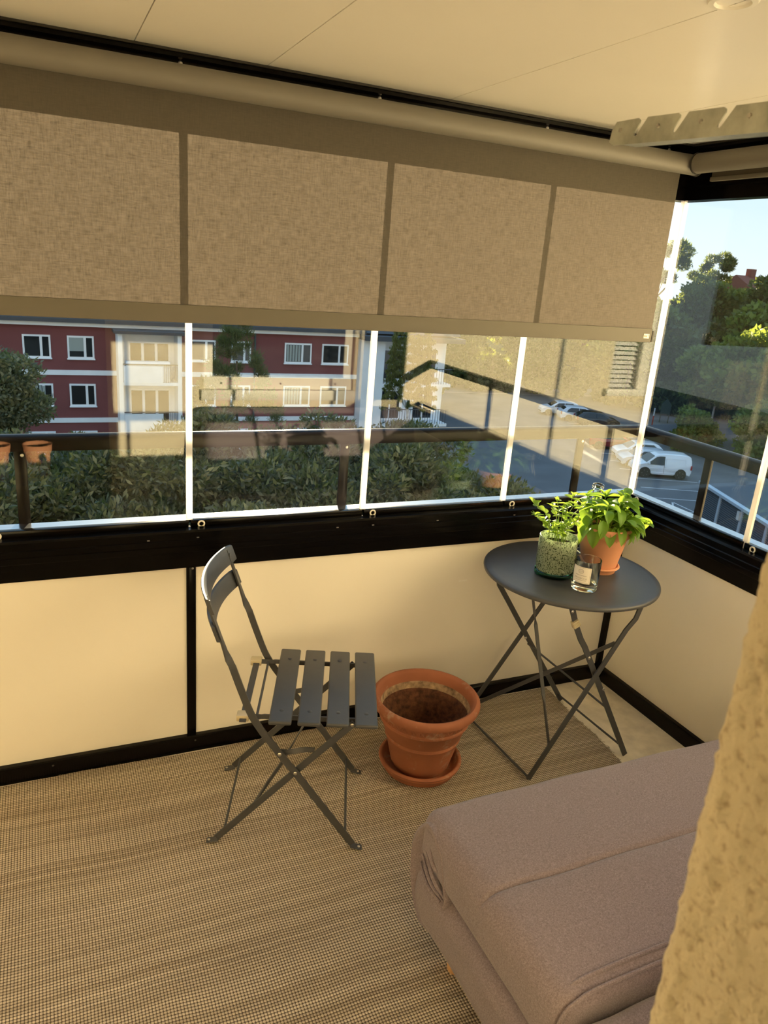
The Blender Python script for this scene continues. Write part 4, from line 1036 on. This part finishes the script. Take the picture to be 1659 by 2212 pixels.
# ---- red apartment building opposite
def apartment():
    t = thing('apartment_building', 'dark red rendered apartment block with white bands opposite the balcony', 'building', (0, 45, GZ))
    z = lambda a: a - GZ
    BX('wall', 'red_render', t, -30, 17.0, 0, 12, 0, z(-2.55))
    for zz in (-5.45, -8.25, -11.0):
        BX('band', 'white_render', t, -30, 17.02, -0.06, 0, z(zz)-0.14, z(zz)+0.14)
    BX('cornice', 'white_render', t, -30, 17.05, -0.35, 0, z(-2.80), z(-2.55))
    BX('gutter', 'roof_metal', t, -30.2, 17.3, -0.62, -0.3, z(-2.58), z(-2.36))
    m = MB(); m.prism([(-0.62, z(-2.5)), (6, z(2.9)), (12.6, z(-2.5))], lambda p, q, s: (s, p, q), -30.4, 24.4); m.build('roof', 'roof_metal', t, smooth=False)  # unseen roof: ridge raised and run past the end wall to shade the thicket
    BX('downpipe', 'roof_metal', t, 9.95, 10.05, -0.12, 0, z(-8.5), z(-2.5))
    def window(x0, x1, z0, z1, curtain=0):
        w = BX('window', 'sash_white', t, x0, x1, -0.07, 0.02, z0, z1)
        xm = x0 + (x1-x0)*0.64
        p1 = BX('pane', 'far_glass', w, x0+0.10, xm-0.05, -0.085, -0.06, z0+0.10, z1-0.10)
        p2 = BX('pane', 'far_glass', w, xm+0.09, x1-0.10, -0.085, -0.06, z0+0.10, z1-0.10)
        if curtain == 1: BX('blind', 'far_curtain', w, x0+0.10, xm-0.05, -0.09, -0.086, z0+0.42, z1-0.10)
        if curtain == 2:
            for q in range(5): BX('curtain', 'far_curtain', w, x0+0.14+q*0.19, x0+0.27+q*0.19, -0.09, -0.086, z0+0.12, z1-0.12)
        BX('window_sill', 'sash_white', w, x0-0.04, x1+0.04, -0.13, 0.0, z0-0.07, z0)
    cols = [(-12.4, -10.95, 0), (-9.6, -8.15, 0), (-6.6, -5.15, 0), (-3.24, -1.79, 0), (-0.92, 0.51, 1), (5.85, 7.55, 0), (8.5, 9.75, 0), (11.94, 13.75, 2), (14.47, 16.31, 0)]
    for i, (a, b, c) in enumerate(cols):
        window(a, b, z(-4.63), z(-3.35), c)
        window(a, b, z(-7.40), z(-6.10), 2 if i in (3, 7) else 0)
        window(a, b, z(-10.2), z(-8.90), 0)
    # projecting balcony tower
    for x in (1.70, 5.02): BX('balcony_side', 'white_render', t, x, x+0.24, -1.5, 0.0, 0, z(-2.95))
    BX('balcony_back', 'white_render', t, 1.94, 5.02, -0.04, 0.0, z(-11), z(-2.95))
    BX('canopy', 'roof_metal', t, 1.5, 5.5, -1.75, 0.0, z(-2.98), z(-2.82))
    for zz in (-5.75, -8.55, -11.3):
        b = BX('balcony', 'white_render', t, 1.94, 5.02, -1.5, 0.0, z(zz)-0.18, z(zz))
        BX('front_panel', 'white_render', b, 1.96, 4.15, -1.52, -1.46, z(zz)-0.05, z(zz)+0.95)
        BX('top_rail', 'roof_metal', b, 1.94, 5.02, -1.53, -1.45, z(zz)+1.02, z(zz)+1.07)
        for q in range(8): BX('baluster', 'roof_metal', b, 4.25+q*0.105, 4.27+q*0.105, -1.50, -1.48, z(zz), z(zz)+1.03)
        w = BX('balcony_door', 'sash_white', b, 2.4, 4.8, -0.09, -0.03, z(zz)+0.02, z(zz)+2.2)
        for q in range(3): BX('pane', 'far_glass', b, 2.5+q*0.78, 3.12+q*0.78, -0.10, -0.088, z(zz)+0.2, z(zz)+2.1)
    tp = MB().rbox(2.1, 4.6, -1.45, -0.9, z(-5.75)+0.02, z(-5.75)+1.2, r=0.05); tp.build('balcony_box', 'white_render', t)
    # white rendered end section with balconies
    BX('end_wall', 'white_render', t, 17.05, 18.6, -0.9, 10, 0, z(-2.9))
    BX('end_wall', 'white_render', t, 18.6, 24.0, 0.6, 10, 0, z(-2.9))
    BX('end_roof', 'roof_metal', t, 16.9, 24.3, -1.5, 10.2, z(-2.9), z(-2.6))
    for zz in (-5.75, -8.55):
        b = BX('balcony', 'white_render', t, 18.6, 23.8, -0.9, 0.6, z(zz)-0.2, z(zz))
        BX('top_rail', 'roof_metal', b, 18.6, 23.8, -0.92, -0.86, z(zz)+1.0, z(zz)+1.06)
        for q in range(26): BX('baluster', 'roof_metal', b, 18.62+q*0.2, 18.65+q*0.2, -0.9, -0.88, z(zz), z(zz)+1.02)
        for x in (19.0, 21.6):
            d = BX('balcony_door', 'sash_white', b, x, x+1.7, 0.53, 0.6, z(zz), z(zz)+2.2)
            BX('pane', 'far_glass', d, x+0.12, x+0.8, 0.51, 0.54, z(zz)+0.15, z(zz)+2.05); BX('pane', 'far_glass', d, x+0.92, x+1.6, 0.51, 0.54, z(zz)+0.15, z(zz)+2.05)
    BX('doorway', 'far_glass', t, 17.3, 18.3, -0.93, -0.88, 0, 2.4)
apartment()

# ---- foliage
def leaf_cloud(name, clumps, n, L, W, m, seed, up=0.3, hang=0.0, shell=0.55):
    r = np.random.default_rng(seed)
    cs = np.array([c for c, _ in clumps]); rs = np.array([q for _, q in clumps])
    w = rs**2; idx = r.choice(len(clumps), n, p=w/w.sum())
    d = r.normal(size=(n, 3)); d /= np.linalg.norm(d, axis=1)[:, None]
    rad = rs[idx] * (shell + (1-shell)*r.random(n)) * (0.9+0.25*r.random(n))
    sc = np.array([1, 1, 0.8])
    c = cs[idx] + d*rad[:, None]*sc
    a = d + r.normal(size=(n, 3))*0.7 + np.array([0, 0, up]); a[:, 2] -= hang*3
    a /= np.linalg.norm(a, axis=1)[:, None]
    b = np.cross(a, r.normal(size=(n, 3))); b /= np.linalg.norm(b, axis=1)[:, None]
    nn = np.cross(a, b)
    s = (0.65+0.7*r.random(n))[:, None]
    v = np.empty((n, 4, 3))
    v[:, 0] = c - a*L/2*s; v[:, 1] = c + b*W/2*s + nn*W*0.15*s; v[:, 2] = c + a*L/2*s - nn*L*0.12*s; v[:, 3] = c - b*W/2*s + nn*W*0.15*s
    me = bpy.data.meshes.new(name)
    me.vertices.add(n*4); me.vertices.foreach_set('co', v.reshape(-1).astype(np.float32))
    me.loops.add(n*4); me.loops.foreach_set('vertex_index', np.arange(n*4, dtype=np.int32))
    me.polygons.add(n); me.polygons.foreach_set('loop_start', np.arange(0, n*4, 4, dtype=np.int32))
    me.polygons.foreach_set('loop_total', np.full(n, 4, dtype=np.int32))
    me.update(calc_edges=True); me.validate()
    me.materials.append(MAT[m]); return me
def blob(seed, rx, ry, rz, n, r0, r1):
    q = rng(seed); out = []
    for k in range(n):
        while True:
            d = Vector((q.uniform(-1, 1), q.uniform(-1, 1), q.uniform(-0.8, 1)))
            if 0.35 < d.length < 1: break
        out.append(((d.x*rx, d.y*ry, d.z*rz), q.uniform(r0, r1)))
    return out
def trunk_mesh(h, r, m, branches=5, seed=0, spread=1.5):
    q = rng(seed); mb = MB()
    mb.tube([(0, 0, 0), (0.1, 0.05, h*0.5), (0, 0.1, h)], [r, r*0.75, r*0.35], 10)
    for k in range(branches):
        a = q.uniform(0, 6.28); z0 = h*q.uniform(0.45, 0.85)
        mb.tube([(0.05, 0.05, z0), (math.cos(a)*spread*0.5, math.sin(a)*spread*0.5, z0+h*0.10), (math.cos(a)*spread, math.sin(a)*spread, z0+h*0.18)], [r*0.4, r*0.25, r*0.1], 6)
    return mb.mesh('trunk', m)
def tree(label, group, x, y, top, crown, trunk, crown_h, s=1.0, rz=0.0, name='leafy_tree', cat='tree', sz=1.0):
    """crown mesh is centred on its own origin, crown_h above it to the top"""
    t = thing(name, label, cat, (x, y, GZ), rz, group)
    c = link('crown', crown, t); c.location = (0, 0, top-GZ-crown_h*s*sz); c.scale = (s, s, s*sz)
    k = link('trunk', trunk, t); k.scale = (1, 1, (top-GZ-crown_h*s*sz)/10.0)
    return t
tr_a = trunk_mesh(10, 0.16, 'bark', 6, 1, 1.6); tr_b = trunk_mesh(10, 0.28, 'bark', 6, 2, 2.4); tr_c = trunk_mesh(10, 0.12, 'birch_bark', 4, 3, 1.2)
canopy_a = leaf_cloud('crown', blob(1, 2.3, 2.3, 1.5, 44, 0.55, 1.0), 24000, 0.21, 0.075, 'shrub_leaf', 1, 0.4)
canopy_b = leaf_cloud('crown', blob(2, 2.2, 2.4, 1.6, 44, 0.5, 0.95), 24000, 0.20, 0.072, 'shrub_leaf', 2, 0.4)
R_ = rng(21)
near = [(-5.6, 12.2, -3.2), (-2.2, 11.8, -3.1), (1.3, 12.6, -3.1), (4.3, 12.2, -3.0), (7.0, 12.6, -3.2), (-4.0, 15.6, -3.0), (-0.4, 15.9, -3.0), (3.2, 16.2, -2.8), (6.4, 16.0, -2.75), (8.6, 15.2, -3.3),
        (-6.5, 19.5, -3.1), (-2.2, 19.6, -3.3), (1.8, 19.8, -2.9), (5.6, 19.8, -2.7), (8.8, 19.4, -3.0)]
for i, (x, y, tp) in enumerate(near):
    tp += (0.6 if x < 2.5 else 0.32) if y > 14 else 0.1
    tree('bushy small tree with narrow grey-green leaves in the thicket just below the balcony', 'thicket below the balcony', x, y, tp, canopy_a if i % 2 else canopy_b, tr_a, 2.35, 1.0, R_.uniform(0, 6.28), 'bushy_tree')
grey_c = leaf_cloud('crown', blob(5, 1.5, 1.5, 2.2, 34, 0.45, 0.85), 24000, 0.16, 0.075, 'grey_leaf', 5, 0.2)
tree('dense grey-green tree in front of the red building at the left edge', None, -4.0, 24.0, -0.75, grey_c, tr_a, 2.9, 0.95)
# pine in front of the red building
pc = []; q = rng(9)
for lv in range(9):
    zz = 1.5 - lv*0.42; rr = 0.25 + lv*0.17
    for k in range(4+lv):
        a = q.uniform(0, 6.28); pc.append(((rr*math.cos(a), rr*math.sin(a), zz+q.uniform(-.15, .15)), 0.30))
pine_c = leaf_cloud('crown', pc, 15000, 0.24, 0.020, 'pine_needle', 9, 0.8, 0, 0.2)
tree('young open pine tree in front of the red building', None, 5.35, 30.0, -0.75, pine_c, trunk_mesh(10, 0.10, 'bark', 0, 4), 1.6, 1.15, 0, 'pine_tree')
# weeping birch by the end of the red building
wc = []; q = rng(12)
for k in range(46):
    a = q.uniform(0, 6.28); r0 = q.uniform(0.2, 1.5); zt = q.uniform(0.8, 2.8)
    for j in range(7): wc.append(((r0*math.cos(a)*(1+0.03*j), r0*math.sin(a)*(1+0.03*j), zt - j*0.55), 0.20))
will_c = leaf_cloud('crown', wc, 20000, 0.16, 0.06, 'willow_leaf', 12, 0, 0.8, 0.1)
tree('weeping yellow-green birch by the white end of the red building', None, 17.6, 38.0, -0.9, will_c, tr_c, 3.0, 1.0, 0, 'weeping_birch')
# dark wood behind and to the right
fa = leaf_cloud('crown', blob(31, 3.4, 3.4, 4.6, 46, 1.0, 1.9), 9000, 0.62, 0.40, 'tree_leaf', 31, 0.3)
fb = leaf_cloud('crown', blob(32, 3.2, 3.2, 5.2, 46, 1.0, 1.8), 9000, 0.60, 0.36, 'dark_leaf', 32, 0.3)
fc = leaf_cloud('crown', blob(33, 2.6, 2.6, 2.6, 30, 0.8, 1.4), 8000, 0.42, 0.26, 'tree_leaf', 33, 0.3)
sp_ = []; q = rng(40)
for k in range(16): sp_.append(((q.uniform(-2.2, 2.2), q.uniform(-2.2, 2.2), q.uniform(-1.4, 2.0)), q.uniform(0.6, 1.1)))
fp = leaf_cloud('crown', sp_, 4500, 0.55, 0.12, 'dark_leaf', 34, 0.8)
GRP = 'wood beyond the parking yard'
far = []
q = rng(77)
def at(az, dist): return (CAM.x + dist*math.sin(math.radians(az)), CAM.y + dist*math.cos(math.radians(az)))
for k, az in enumerate(np.arange(15, 63, 2.35)):
    far.append((*at(az, 104+q.uniform(-4, 8)), 3.2+q.uniform(-0.6, 2.4), [fa, fb][k % 2], 'tree_a'))
for k, az in enumerate(np.arange(42.0, 63, 2.8)):
    far.append((*at(az, 94+q.uniform(-3, 3)), 0.6+q.uniform(-1.0, 2.4), [fa, fb, fb][k % 3], 'tree_b'))
for (x, y, tp, cr, _) in far:
    s_ = q.uniform(0.95, 1.2)
    tree('tall dark broadleaf tree in the wood beyond the parking yard', GRP, x, y, tp, cr, tr_b, 6.0, s_, q.uniform(0, 6.28), 'forest_tree')
ug = []
for k, az in enumerate(np.arange(8, 66, 1.0)):
    x, y = at(az, 97+q.uniform(-2, 3))
    for j in range(6): ug.append(((x+q.uniform(-2.2, 2.2), y+q.uniform(-2, 2), q.uniform(0.4, 6.2)), q.uniform(1.1, 1.9)))
o = link('undergrowth', leaf_cloud('undergrowth', ug, 90000, 0.62, 0.42, 'dark_leaf', 35, 0.3)); o.location = (0, 0, GZ)
tag(o, 'tangled dark undergrowth along the edge of the wood', 'undergrowth', None, 'stuff')
for (az, d, tp) in ((24.5, 66, -2.2), (26.2, 72, -1.0), (28.0, 80, -0.5), (22.8, 62, -1.5)):
    tree('dark tree standing between the red building and the yard', 'trees at the end of the red building', *at(az, d), tp, fb, tr_b, 6.0, 0.9, q.uniform(0, 6.28), 'forest_tree')
x, y = at(42.8, 106); tree('tall pine with a flat ragged crown rising above the wood near the corner joint', None, x, y, 7.6, fp, tr_b, 2.6, 1.15, 0.4, 'pine_tree')
x, y = at(46.3, 108); tree('tall pine with a leaning crown rising above the wood, right of its neighbour', None, x, y, 6.6, fp, tr_b, 2.6, 0.9, 1.9, 'pine_tree')
for i, (az, d, tp, s_, lab) in enumerate(((48.0, 81, -1.2, 1.25, 'round light green bush tree at the yard edge behind the bins'), (50.9, 78, 0.6, 1.5, 'big leafy tree at the right of the yard, lit along its top'), (53.6, 76, -2.2, 1.3, 'low leafy tree at the right frame edge beside the road'),
                                          (47.0, 73, -7.4, 0.75, 'low green bush overhanging the waste container'), (52.0, 70, -5.5, 1.0, 'dark bush below the big leafy tree at the yard edge'))):
    x, y = at(az, d); tree(lab, None, x, y, tp, fc, tr_c, 3.7, s_, i*1.3, 'yard_tree')
x, y = at(20.5, 92); 
bt = thing('birch_trunk', 'pair of bare white birch stems beyond the right handrail', 'tree', (58.6, 48.9, GZ))
MB().tube([(0, 0, 0), (-0.1, 0.1, 2.5), (0.15, 0.1, 6)], [0.14, 0.11, 0.06], 8).build('trunk', 'birch_bark', bt)
MB().tube([(0.5, -0.6, 0), (0.7, -0.7, 2.2), (1.5, -1.2, 5)], [0.12, 0.09, 0.05], 8).build('trunk', 'birch_bark', bt)

hl = struct('ground_sunblock_hill', 'added hillside behind the wood, blocking low sun between the trunks', 'hill')  # added slope that stops low sun leaking through the wood onto the yard
m = MB(); m.grid(lambda u, v: (CAM.x + (112+70*v)*math.sin(math.radians(-25+110*u)), CAM.y + (112+70*v)*math.cos(math.radians(-25+110*u)), GZ + 9.5*min(1, v*3.2)**0.7 + 1.5*noise.noise(Vector((u*14, v*6, 0)))*min(1, v*6)), 60, 14)
m.build('slope', 'grass', hl, angle=60)
# ---- house with a red roof among the trees
hx, hy = at(49.2, 135); ho = thing('distant_house', 'distant red-roofed house peeping over the wood', 'house', (hx, hy, GZ))
BX('wall', 'white_render', ho, -5, 5, -4, 4, 0, 14.0)
m = MB(); m.prism([(-5, 14.0), (0, 16.6), (5, 14.0)], lambda p, q_, s: (s, p, q_), -5.5, 5.5); m.build('roof', 'roof_tile', ho, smooth=False)
BX('chimney', 'roof_tile', ho, -3, -2, -0.5, 0.5, 15.0, 17.6)

# ---- vehicles
VAN = dict(out=[(-2.12, 0.30), (-2.20, 0.55), (-2.18, 0.95), (-2.13, 1.45), (-2.03, 1.72), (-1.85, 1.82), (-1.2, 1.86), (0.0, 1.85), (0.42, 1.80), (0.70, 1.70), (1.38, 1.14), (1.75, 1.04), (2.02, 0.92), (2.18, 0.70), (2.20, 0.45), (2.10, 0.26)],
           hw=0.90, zs=1.0, tuck=0.20, wheels=(-1.35, 1.38), wr=0.36,
           side=[[(-0.02, 1.04), (1.28, 1.04), (1.20, 1.16), (0.62, 1.62), (0.35, 1.68), (-0.02, 1.68)]], shield=((0.70, 1.70), (1.38, 1.14)), rear=None, belt=1.08)
HATCH = dict(out=[(-1.95, 0.30), (-2.02, 0.55), (-1.98, 0.92), (-1.78, 1.15), (-1.45, 1.42), (-1.05, 1.50), (0.0, 1.50), (0.42, 1.44), (1.15, 0.98), (1.70, 0.86), (1.95, 0.72), (2.02, 0.48), (1.95, 0.26)],
             hw=0.87, zs=0.9, tuck=0.26, wheels=(-1.22, 1.28), wr=0.31,
             side=[[(-1.45, 0.98), (-0.30, 0.96), (-0.30, 1.38), (-1.05, 1.38), (-1.30, 1.22)], [(-0.24, 0.96), (0.92, 0.96), (0.30, 1.36), (-0.24, 1.38)]], shield=((0.42, 1.44), (1.15, 0.98)), rear=((-1.45, 1.42), (-1.78, 1.15)), belt=0.94)
def car(label, spec, paint, x, y, heading, name='parked_car', cat='car', L=1.0, group=None):
    t = thing(name, label, cat, (x, y, GZ+0.005), heading, group)
    out = spec['out']; hw, zs, tuck = spec['hw'], spec['zs'], spec['tuck']
    zt = max(q for _, q in out)
    def halfw(z, xx): 
        w = hw - tuck*max(0, (z-zs)/(zt-zs))**1.3 - 0.06*max(0, (0.5-z)/0.5)
        return w - 0.10*max(0, (abs(xx)-1.5)/0.7)**2
    # refine outline
    P = []
    pts = out + [(-9, -9)]
    for i in range(len(out)):
        a = out[i]; b = out[(i+1) % len(out)]; n = 3 if i < len(out)-1 else 10
        for k in range(n): P.append((a[0]+(b[0]-a[0])*k/n, a[1]+(b[1]-a[1])*k/n))
    # wheel arches cut into the underside
    wr = spec['wr']; Q = []
    for (px, pz) in P:
        for wx in spec['wheels']:
            dx = px-wx
            if abs(dx) < wr+0.06 and pz < 0.34: pz = max(pz, wr + math.sqrt(max(0, (wr+0.06)**2-dx*dx))-0.03)
        Q.append((px, pz))
    P = Q
    cz = 0.9; mb = MB(); rows = [(-1, .965), (-0.985, .985), (-0.93, 1), (-0.5, 1), (0, 1.0), (0.5, 1), (0.93, 1), (0.985, .985), (1, .965)]
    n = len(P); vs = []
    for (s, k) in rows:
        for (px, pz) in P:
            xx = px*k; zz = cz + (pz-cz)*k
            vs.append((xx*L, s*halfw(pz, px), zz))
    fs = [(j*n+i, j*n+(i+1) % n, (j+1)*n+(i+1) % n, (j+1)*n+i) for j in range(len(rows)-1) for i in range(n)]
    mb.add(vs, fs)
    # flat-ish sides, fanned from a centre line
    for j, s in ((0, -1), (len(rows)-1, 1)):
        base = len(mb.v); mb.v.append((0, s*(hw-0.005), 0.8))
        for i in range(n): mb.f.append((j*n+i, j*n+(i+1) % n, base))
    body = mb.build('body', paint, t, angle=35)
    for s in (-1, 1):
        for poly in spec['side']:
            w = MB(); w.prism([(a*L, b) for a, b in poly], lambda p, q_, k: (p, s*(halfw(q_, p)+k), q_), -0.02, 0.012); w.build('side_window', 'far_glass', t, smooth=False)
        xm = max(p for p, _ in spec['side'][-1])*L
        MB().rbox(xm-0.16, xm-0.02, -0.07, 0.07, -0.07, 0.07, r=0.03).build('mirror', paint, t).location = (0, s*(hw+0.07), spec['belt']+0.06)
        MB().rbox(-0.25, -0.10, -0.015, 0.015, -0.015, 0.015, r=0.006, seg=1).build('door_handle', paint, t).location = (0.05, s*(hw+0.005), spec['belt']-0.14)
        m = MB(); m.box(-0.008, 0.008, s*(hw-0.005), s*(hw+0.004), 0.40, spec['belt']); o = m.build('door_seam', 'tyre', t); o.location = (-0.02, 0, 0)
        MB().rbox(-0.18, 0.18, -0.16, 0.16, -0.08, 0.08, r=0.05).build('headlamp', 'lamp_clear', t).location = (1.93*L if spec is VAN else 1.74*L, s*(hw-0.22), 0.80 if spec is VAN else 0.68)
        MB().rbox(-0.05, 0.06, -0.09, 0.09, -0.17, 0.17, r=0.03).build('tail_lamp', 'lamp_red', t).location = (-2.13*L if spec is VAN else -1.95*L, s*(hw-0.12), 0.95 if spec is VAN else 0.85)
    for (key, k0) in (('shield', 0.80), ('rear', 0.78)):
        if not spec[key]: continue
        (xa, za), (xb, zb) = spec[key]; nx, nz = (zb-za), -(xb-xa); l = math.hypot(nx, nz); nx, nz = nx/l, nz/l
        if nz < 0: nx, nz = -nx, -nz
        m = MB(); xa2, za2 = xa+(xb-xa)*0.06, za+(zb-za)*0.06; xb2, zb2 = xa+(xb-xa)*0.94, za+(zb-za)*0.94
        q_ = []
        for d in (-0.01, 0.012):
            for (xx, zz) in ((xa2, za2), (xb2, zb2)):
                for s in (-1, 1): q_.append(((xx+nx*d)*L, s*(halfw(zz, xx)-0.09), zz+nz*d))
        m.add(q_, [(0, 1, 3, 2), (4, 6, 7, 5), (0, 4, 5, 1), (2, 3, 7, 6), (0, 2, 6, 4), (1, 5, 7, 3)]); m.build('windscreen' if key == 'shield' else 'rear_window', 'far_glass', t, smooth=False)
    MB().rbox(-0.12, 0.05, -0.55, 0.55, -0.09, 0.09, r=0.03).build('grille', 'tyre', t).location = (2.17*L if spec is VAN else 1.96*L, 0, 0.42)
    tw = MB().lathe([(wr*0.66, -0.09), (wr*0.96, -0.10), (wr, -0.07), (wr, 0.07), (wr*0.96, 0.10), (wr*0.66, 0.09), (wr*0.66, -0.09)], 28).mesh('wheel', 'tyre')
    rim = MB(); rim.lathe([(0, 0.05), (wr*0.18, 0.055), (wr*0.2, 0.03), (wr*0.60, 0.02), (wr*0.68, 0.085), (wr*0.68, -0.08), (0, -0.06)], 24)
    for k in range(5):
        a = k*2*PI/5; rim.bar([(math.cos(a)*wr*0.12, math.sin(a)*wr*0.12, 0.06), (math.cos(a)*wr*0.65, math.sin(a)*wr*0.65, 0.07)], (-math.sin(a), math.cos(a), 0), wr*0.22, 0.02)
    rim_m = rim.mesh('rim', 'alloy')
    arch = MB().lathe([(0, -0.10), (wr+0.075, -0.10), (wr+0.075, 0.163), (0, 0.163)], 28).mesh('wheel_arch', 'tyre')
    for wx in spec['wheels']:
        for s in (-1, 1):
            o = link('wheel', tw, t); o.location = (wx*L, s*(hw-0.075), wr); o.rotation_euler = (-s*PI/2, 0, 0)
            r2 = link('rim', rim_m, o)
            ar = link('wheel_arch', arch, t); ar.location = (wx*L, s*(hw-0.16), wr+0.02); ar.rotation_euler = (-s*PI/2, 0, 0)
    if spec is VAN:
        for s in (-1, 1):
            m = MB(); fr_ = [(-1.75, 0.70), (-0.15, 0.70), (-0.15, 1.56), (-1.60, 1.56)]
            for a, b in zip(fr_, fr_[1:]+fr_[:1]):
                m.tube([(a[0], s*(halfw(a[1], a[0])+0.002), a[1]), (b[0], s*(halfw(b[1], b[0])+0.002), b[1])], 0.010, 5)
            m.build('panel_crease', paint, t)
            MB().rbox(-2.0, 1.0, s*(hw-0.01)-0.012, s*(hw-0.01)+0.012, 0.40, 0.47, r=0.008, seg=1).build('rub_strip', paint, t)
        MB().rbox(2.02, 2.16, -0.80, 0.80, 0.30, 0.50, r=0.04).build('bumper_insert', 'tyre', t)
    return t
HD = math.atan2(vd.y, vd.x)
car('white delivery van parked beyond the right-hand pane', VAN, 'car_white', VC.x, VC.y, HD, 'delivery_van', 'van')
p = VC + vp*2.75; car('pale blue-silver hatchback parked right behind the white van', HATCH, 'car_silver', p.x-0.3, p.y+0.1, HD)
p = VC + vp*5.4; car('white hatchback parked two bays behind the white van', HATCH, 'car_white', p.x, p.y, HD)
car('dark red car parked tail-on left of the corner joint', HATCH, 'car_red', 43.3, 48.9, HD+PI, L=1.1)
car('white car, farther of the pair behind the corner pane', HATCH, 'car_white', 48.3, 63.4, HD+0.05, L=1.1)
car('white car, nearer of the pair behind the corner pane', HATCH, 'car_white', 48.6, 60.4, HD+PI+0.05, L=1.1)
car('black car in front of the pair of white cars', HATCH, 'car_black', 48.6, 57.6, HD+PI, L=1.1)
car('black car parked at the far road edge', HATCH, 'car_black', 82.0, 83.6, HD+0.2, L=1.05)
car('red car parked at the far road edge', HATCH, 'car_red', 87.6, 81.6, HD+0.25, L=1.05)

# ---- waste container, litter hut, lamp post
bn = thing('waste_container', 'dark green waste container by the road with paper notices', 'container', (61.2, 57.3, GZ), math.radians(-40))
m = MB(); m.prism([(-0.9, 0.15), (0.9, 0.15), (1.0, 1.5), (0.8, 1.75), (-0.8, 1.75), (-1.0, 1.5)], lambda p, q_, s: (p, s, q_), -0.8, 0.8); m.build('bin_body', 'bin_green', bn, smooth=False)
MB().rbox(-1.02, 1.02, -0.82, 0.82, 1.48, 1.56, r=0.02).build('lid_rim', 'car_black', bn)
BX('notice', 'line_paint', bn, -0.75, -0.25, -0.83, -0.805, 1.58, 1.74); BX('notice', 'shed_top', bn, 0.2, 0.6, -0.83, -0.805, 0.7, 1.05)
for x in (-0.7, 0.7):
    for y in (-0.55, 0.55): BX('caster', 'tyre', bn, x-0.08, x+0.08, y-0.05, y+0.05, 0.0, 0.16)
bn2 = thing('notice_hut', 'dark gable-topped sign board beside the waste container', 'sign', (58.8, 58.9, GZ), math.radians(-40))
m = MB(); m.prism([(-0.5, 0.9), (0.5, 0.9), (0.5, 2.0), (0.0, 2.6), (-0.5, 2.0)], lambda p, q_, s: (p, s, q_), -0.06, 0.06); m.build('board', 'bin_green', bn2, smooth=False)
for x in (-0.42, 0.42): BX('post', 'bin_green', bn2, x-0.05, x+0.05, -0.05, 0.05, 0.0, 0.9)
lp = thing('marker_post', 'slim red and white marker post on the yard', 'post', (56.2, 57.8, GZ))
MB().tube([(0, 0, 0), (0, 0, 1.0)], 0.07, 10).build('lower_pole', 'lamp_red', lp); MB().tube([(0, 0, 1.0), (0, 0, 1.8)], 0.07, 10).build('upper_pole', 'line_paint', lp)

# ---- garage row at the lower right
gd_ = Vector((-0.371, -0.929)); gang = math.atan2(gd_.y, gd_.x)
ga = thing('garage_row', 'low flat-roofed garage row with ribbed dark roller doors', 'garage', (35.0, 30.85, GZ), gang)
GH = 2.5
BX('roof', 'shed_slat', ga, 0, 16, 0.0, 7.0, GH-0.2, GH-0.05)
BX('fascia', 'shed_top', ga, -0.05, 16, -0.22, 0.12, GH-0.12, GH+0.04)
BX('back_wall', 'shed_slat', ga, 0, 16, 0.30, 7.0, 0, GH-0.2)
for k in range(6):
    x0 = 0.1 + k*2.66
    m = MB(); nr = 19
    prof = []
    for i in range(nr):
        z0 = 0.04 + i*(GH-0.2)/nr; dz = (GH-0.2)/nr
        prof += [(0.0, z0), (-0.05, z0+dz*0.35), (-0.05, z0+dz*0.6), (0.0, z0+dz*0.95)]
    prof += [(0.20, GH-0.16), (0.20, 0.04)]
    m.prism(prof, lambda p, q_, s: (s, p, q_), x0+0.12, x0+2.54); m.build('roller_door', 'shed_slat', ga, smooth=False)
    BX('post', 'shed_post', ga, x0-0.13, x0+0.10, -0.10, 0.25, 0, GH-0.1)
BX('meter_box', 'line_paint', ga, 5.15, 5.42, -0.22, -0.10, 1.75, 2.25)
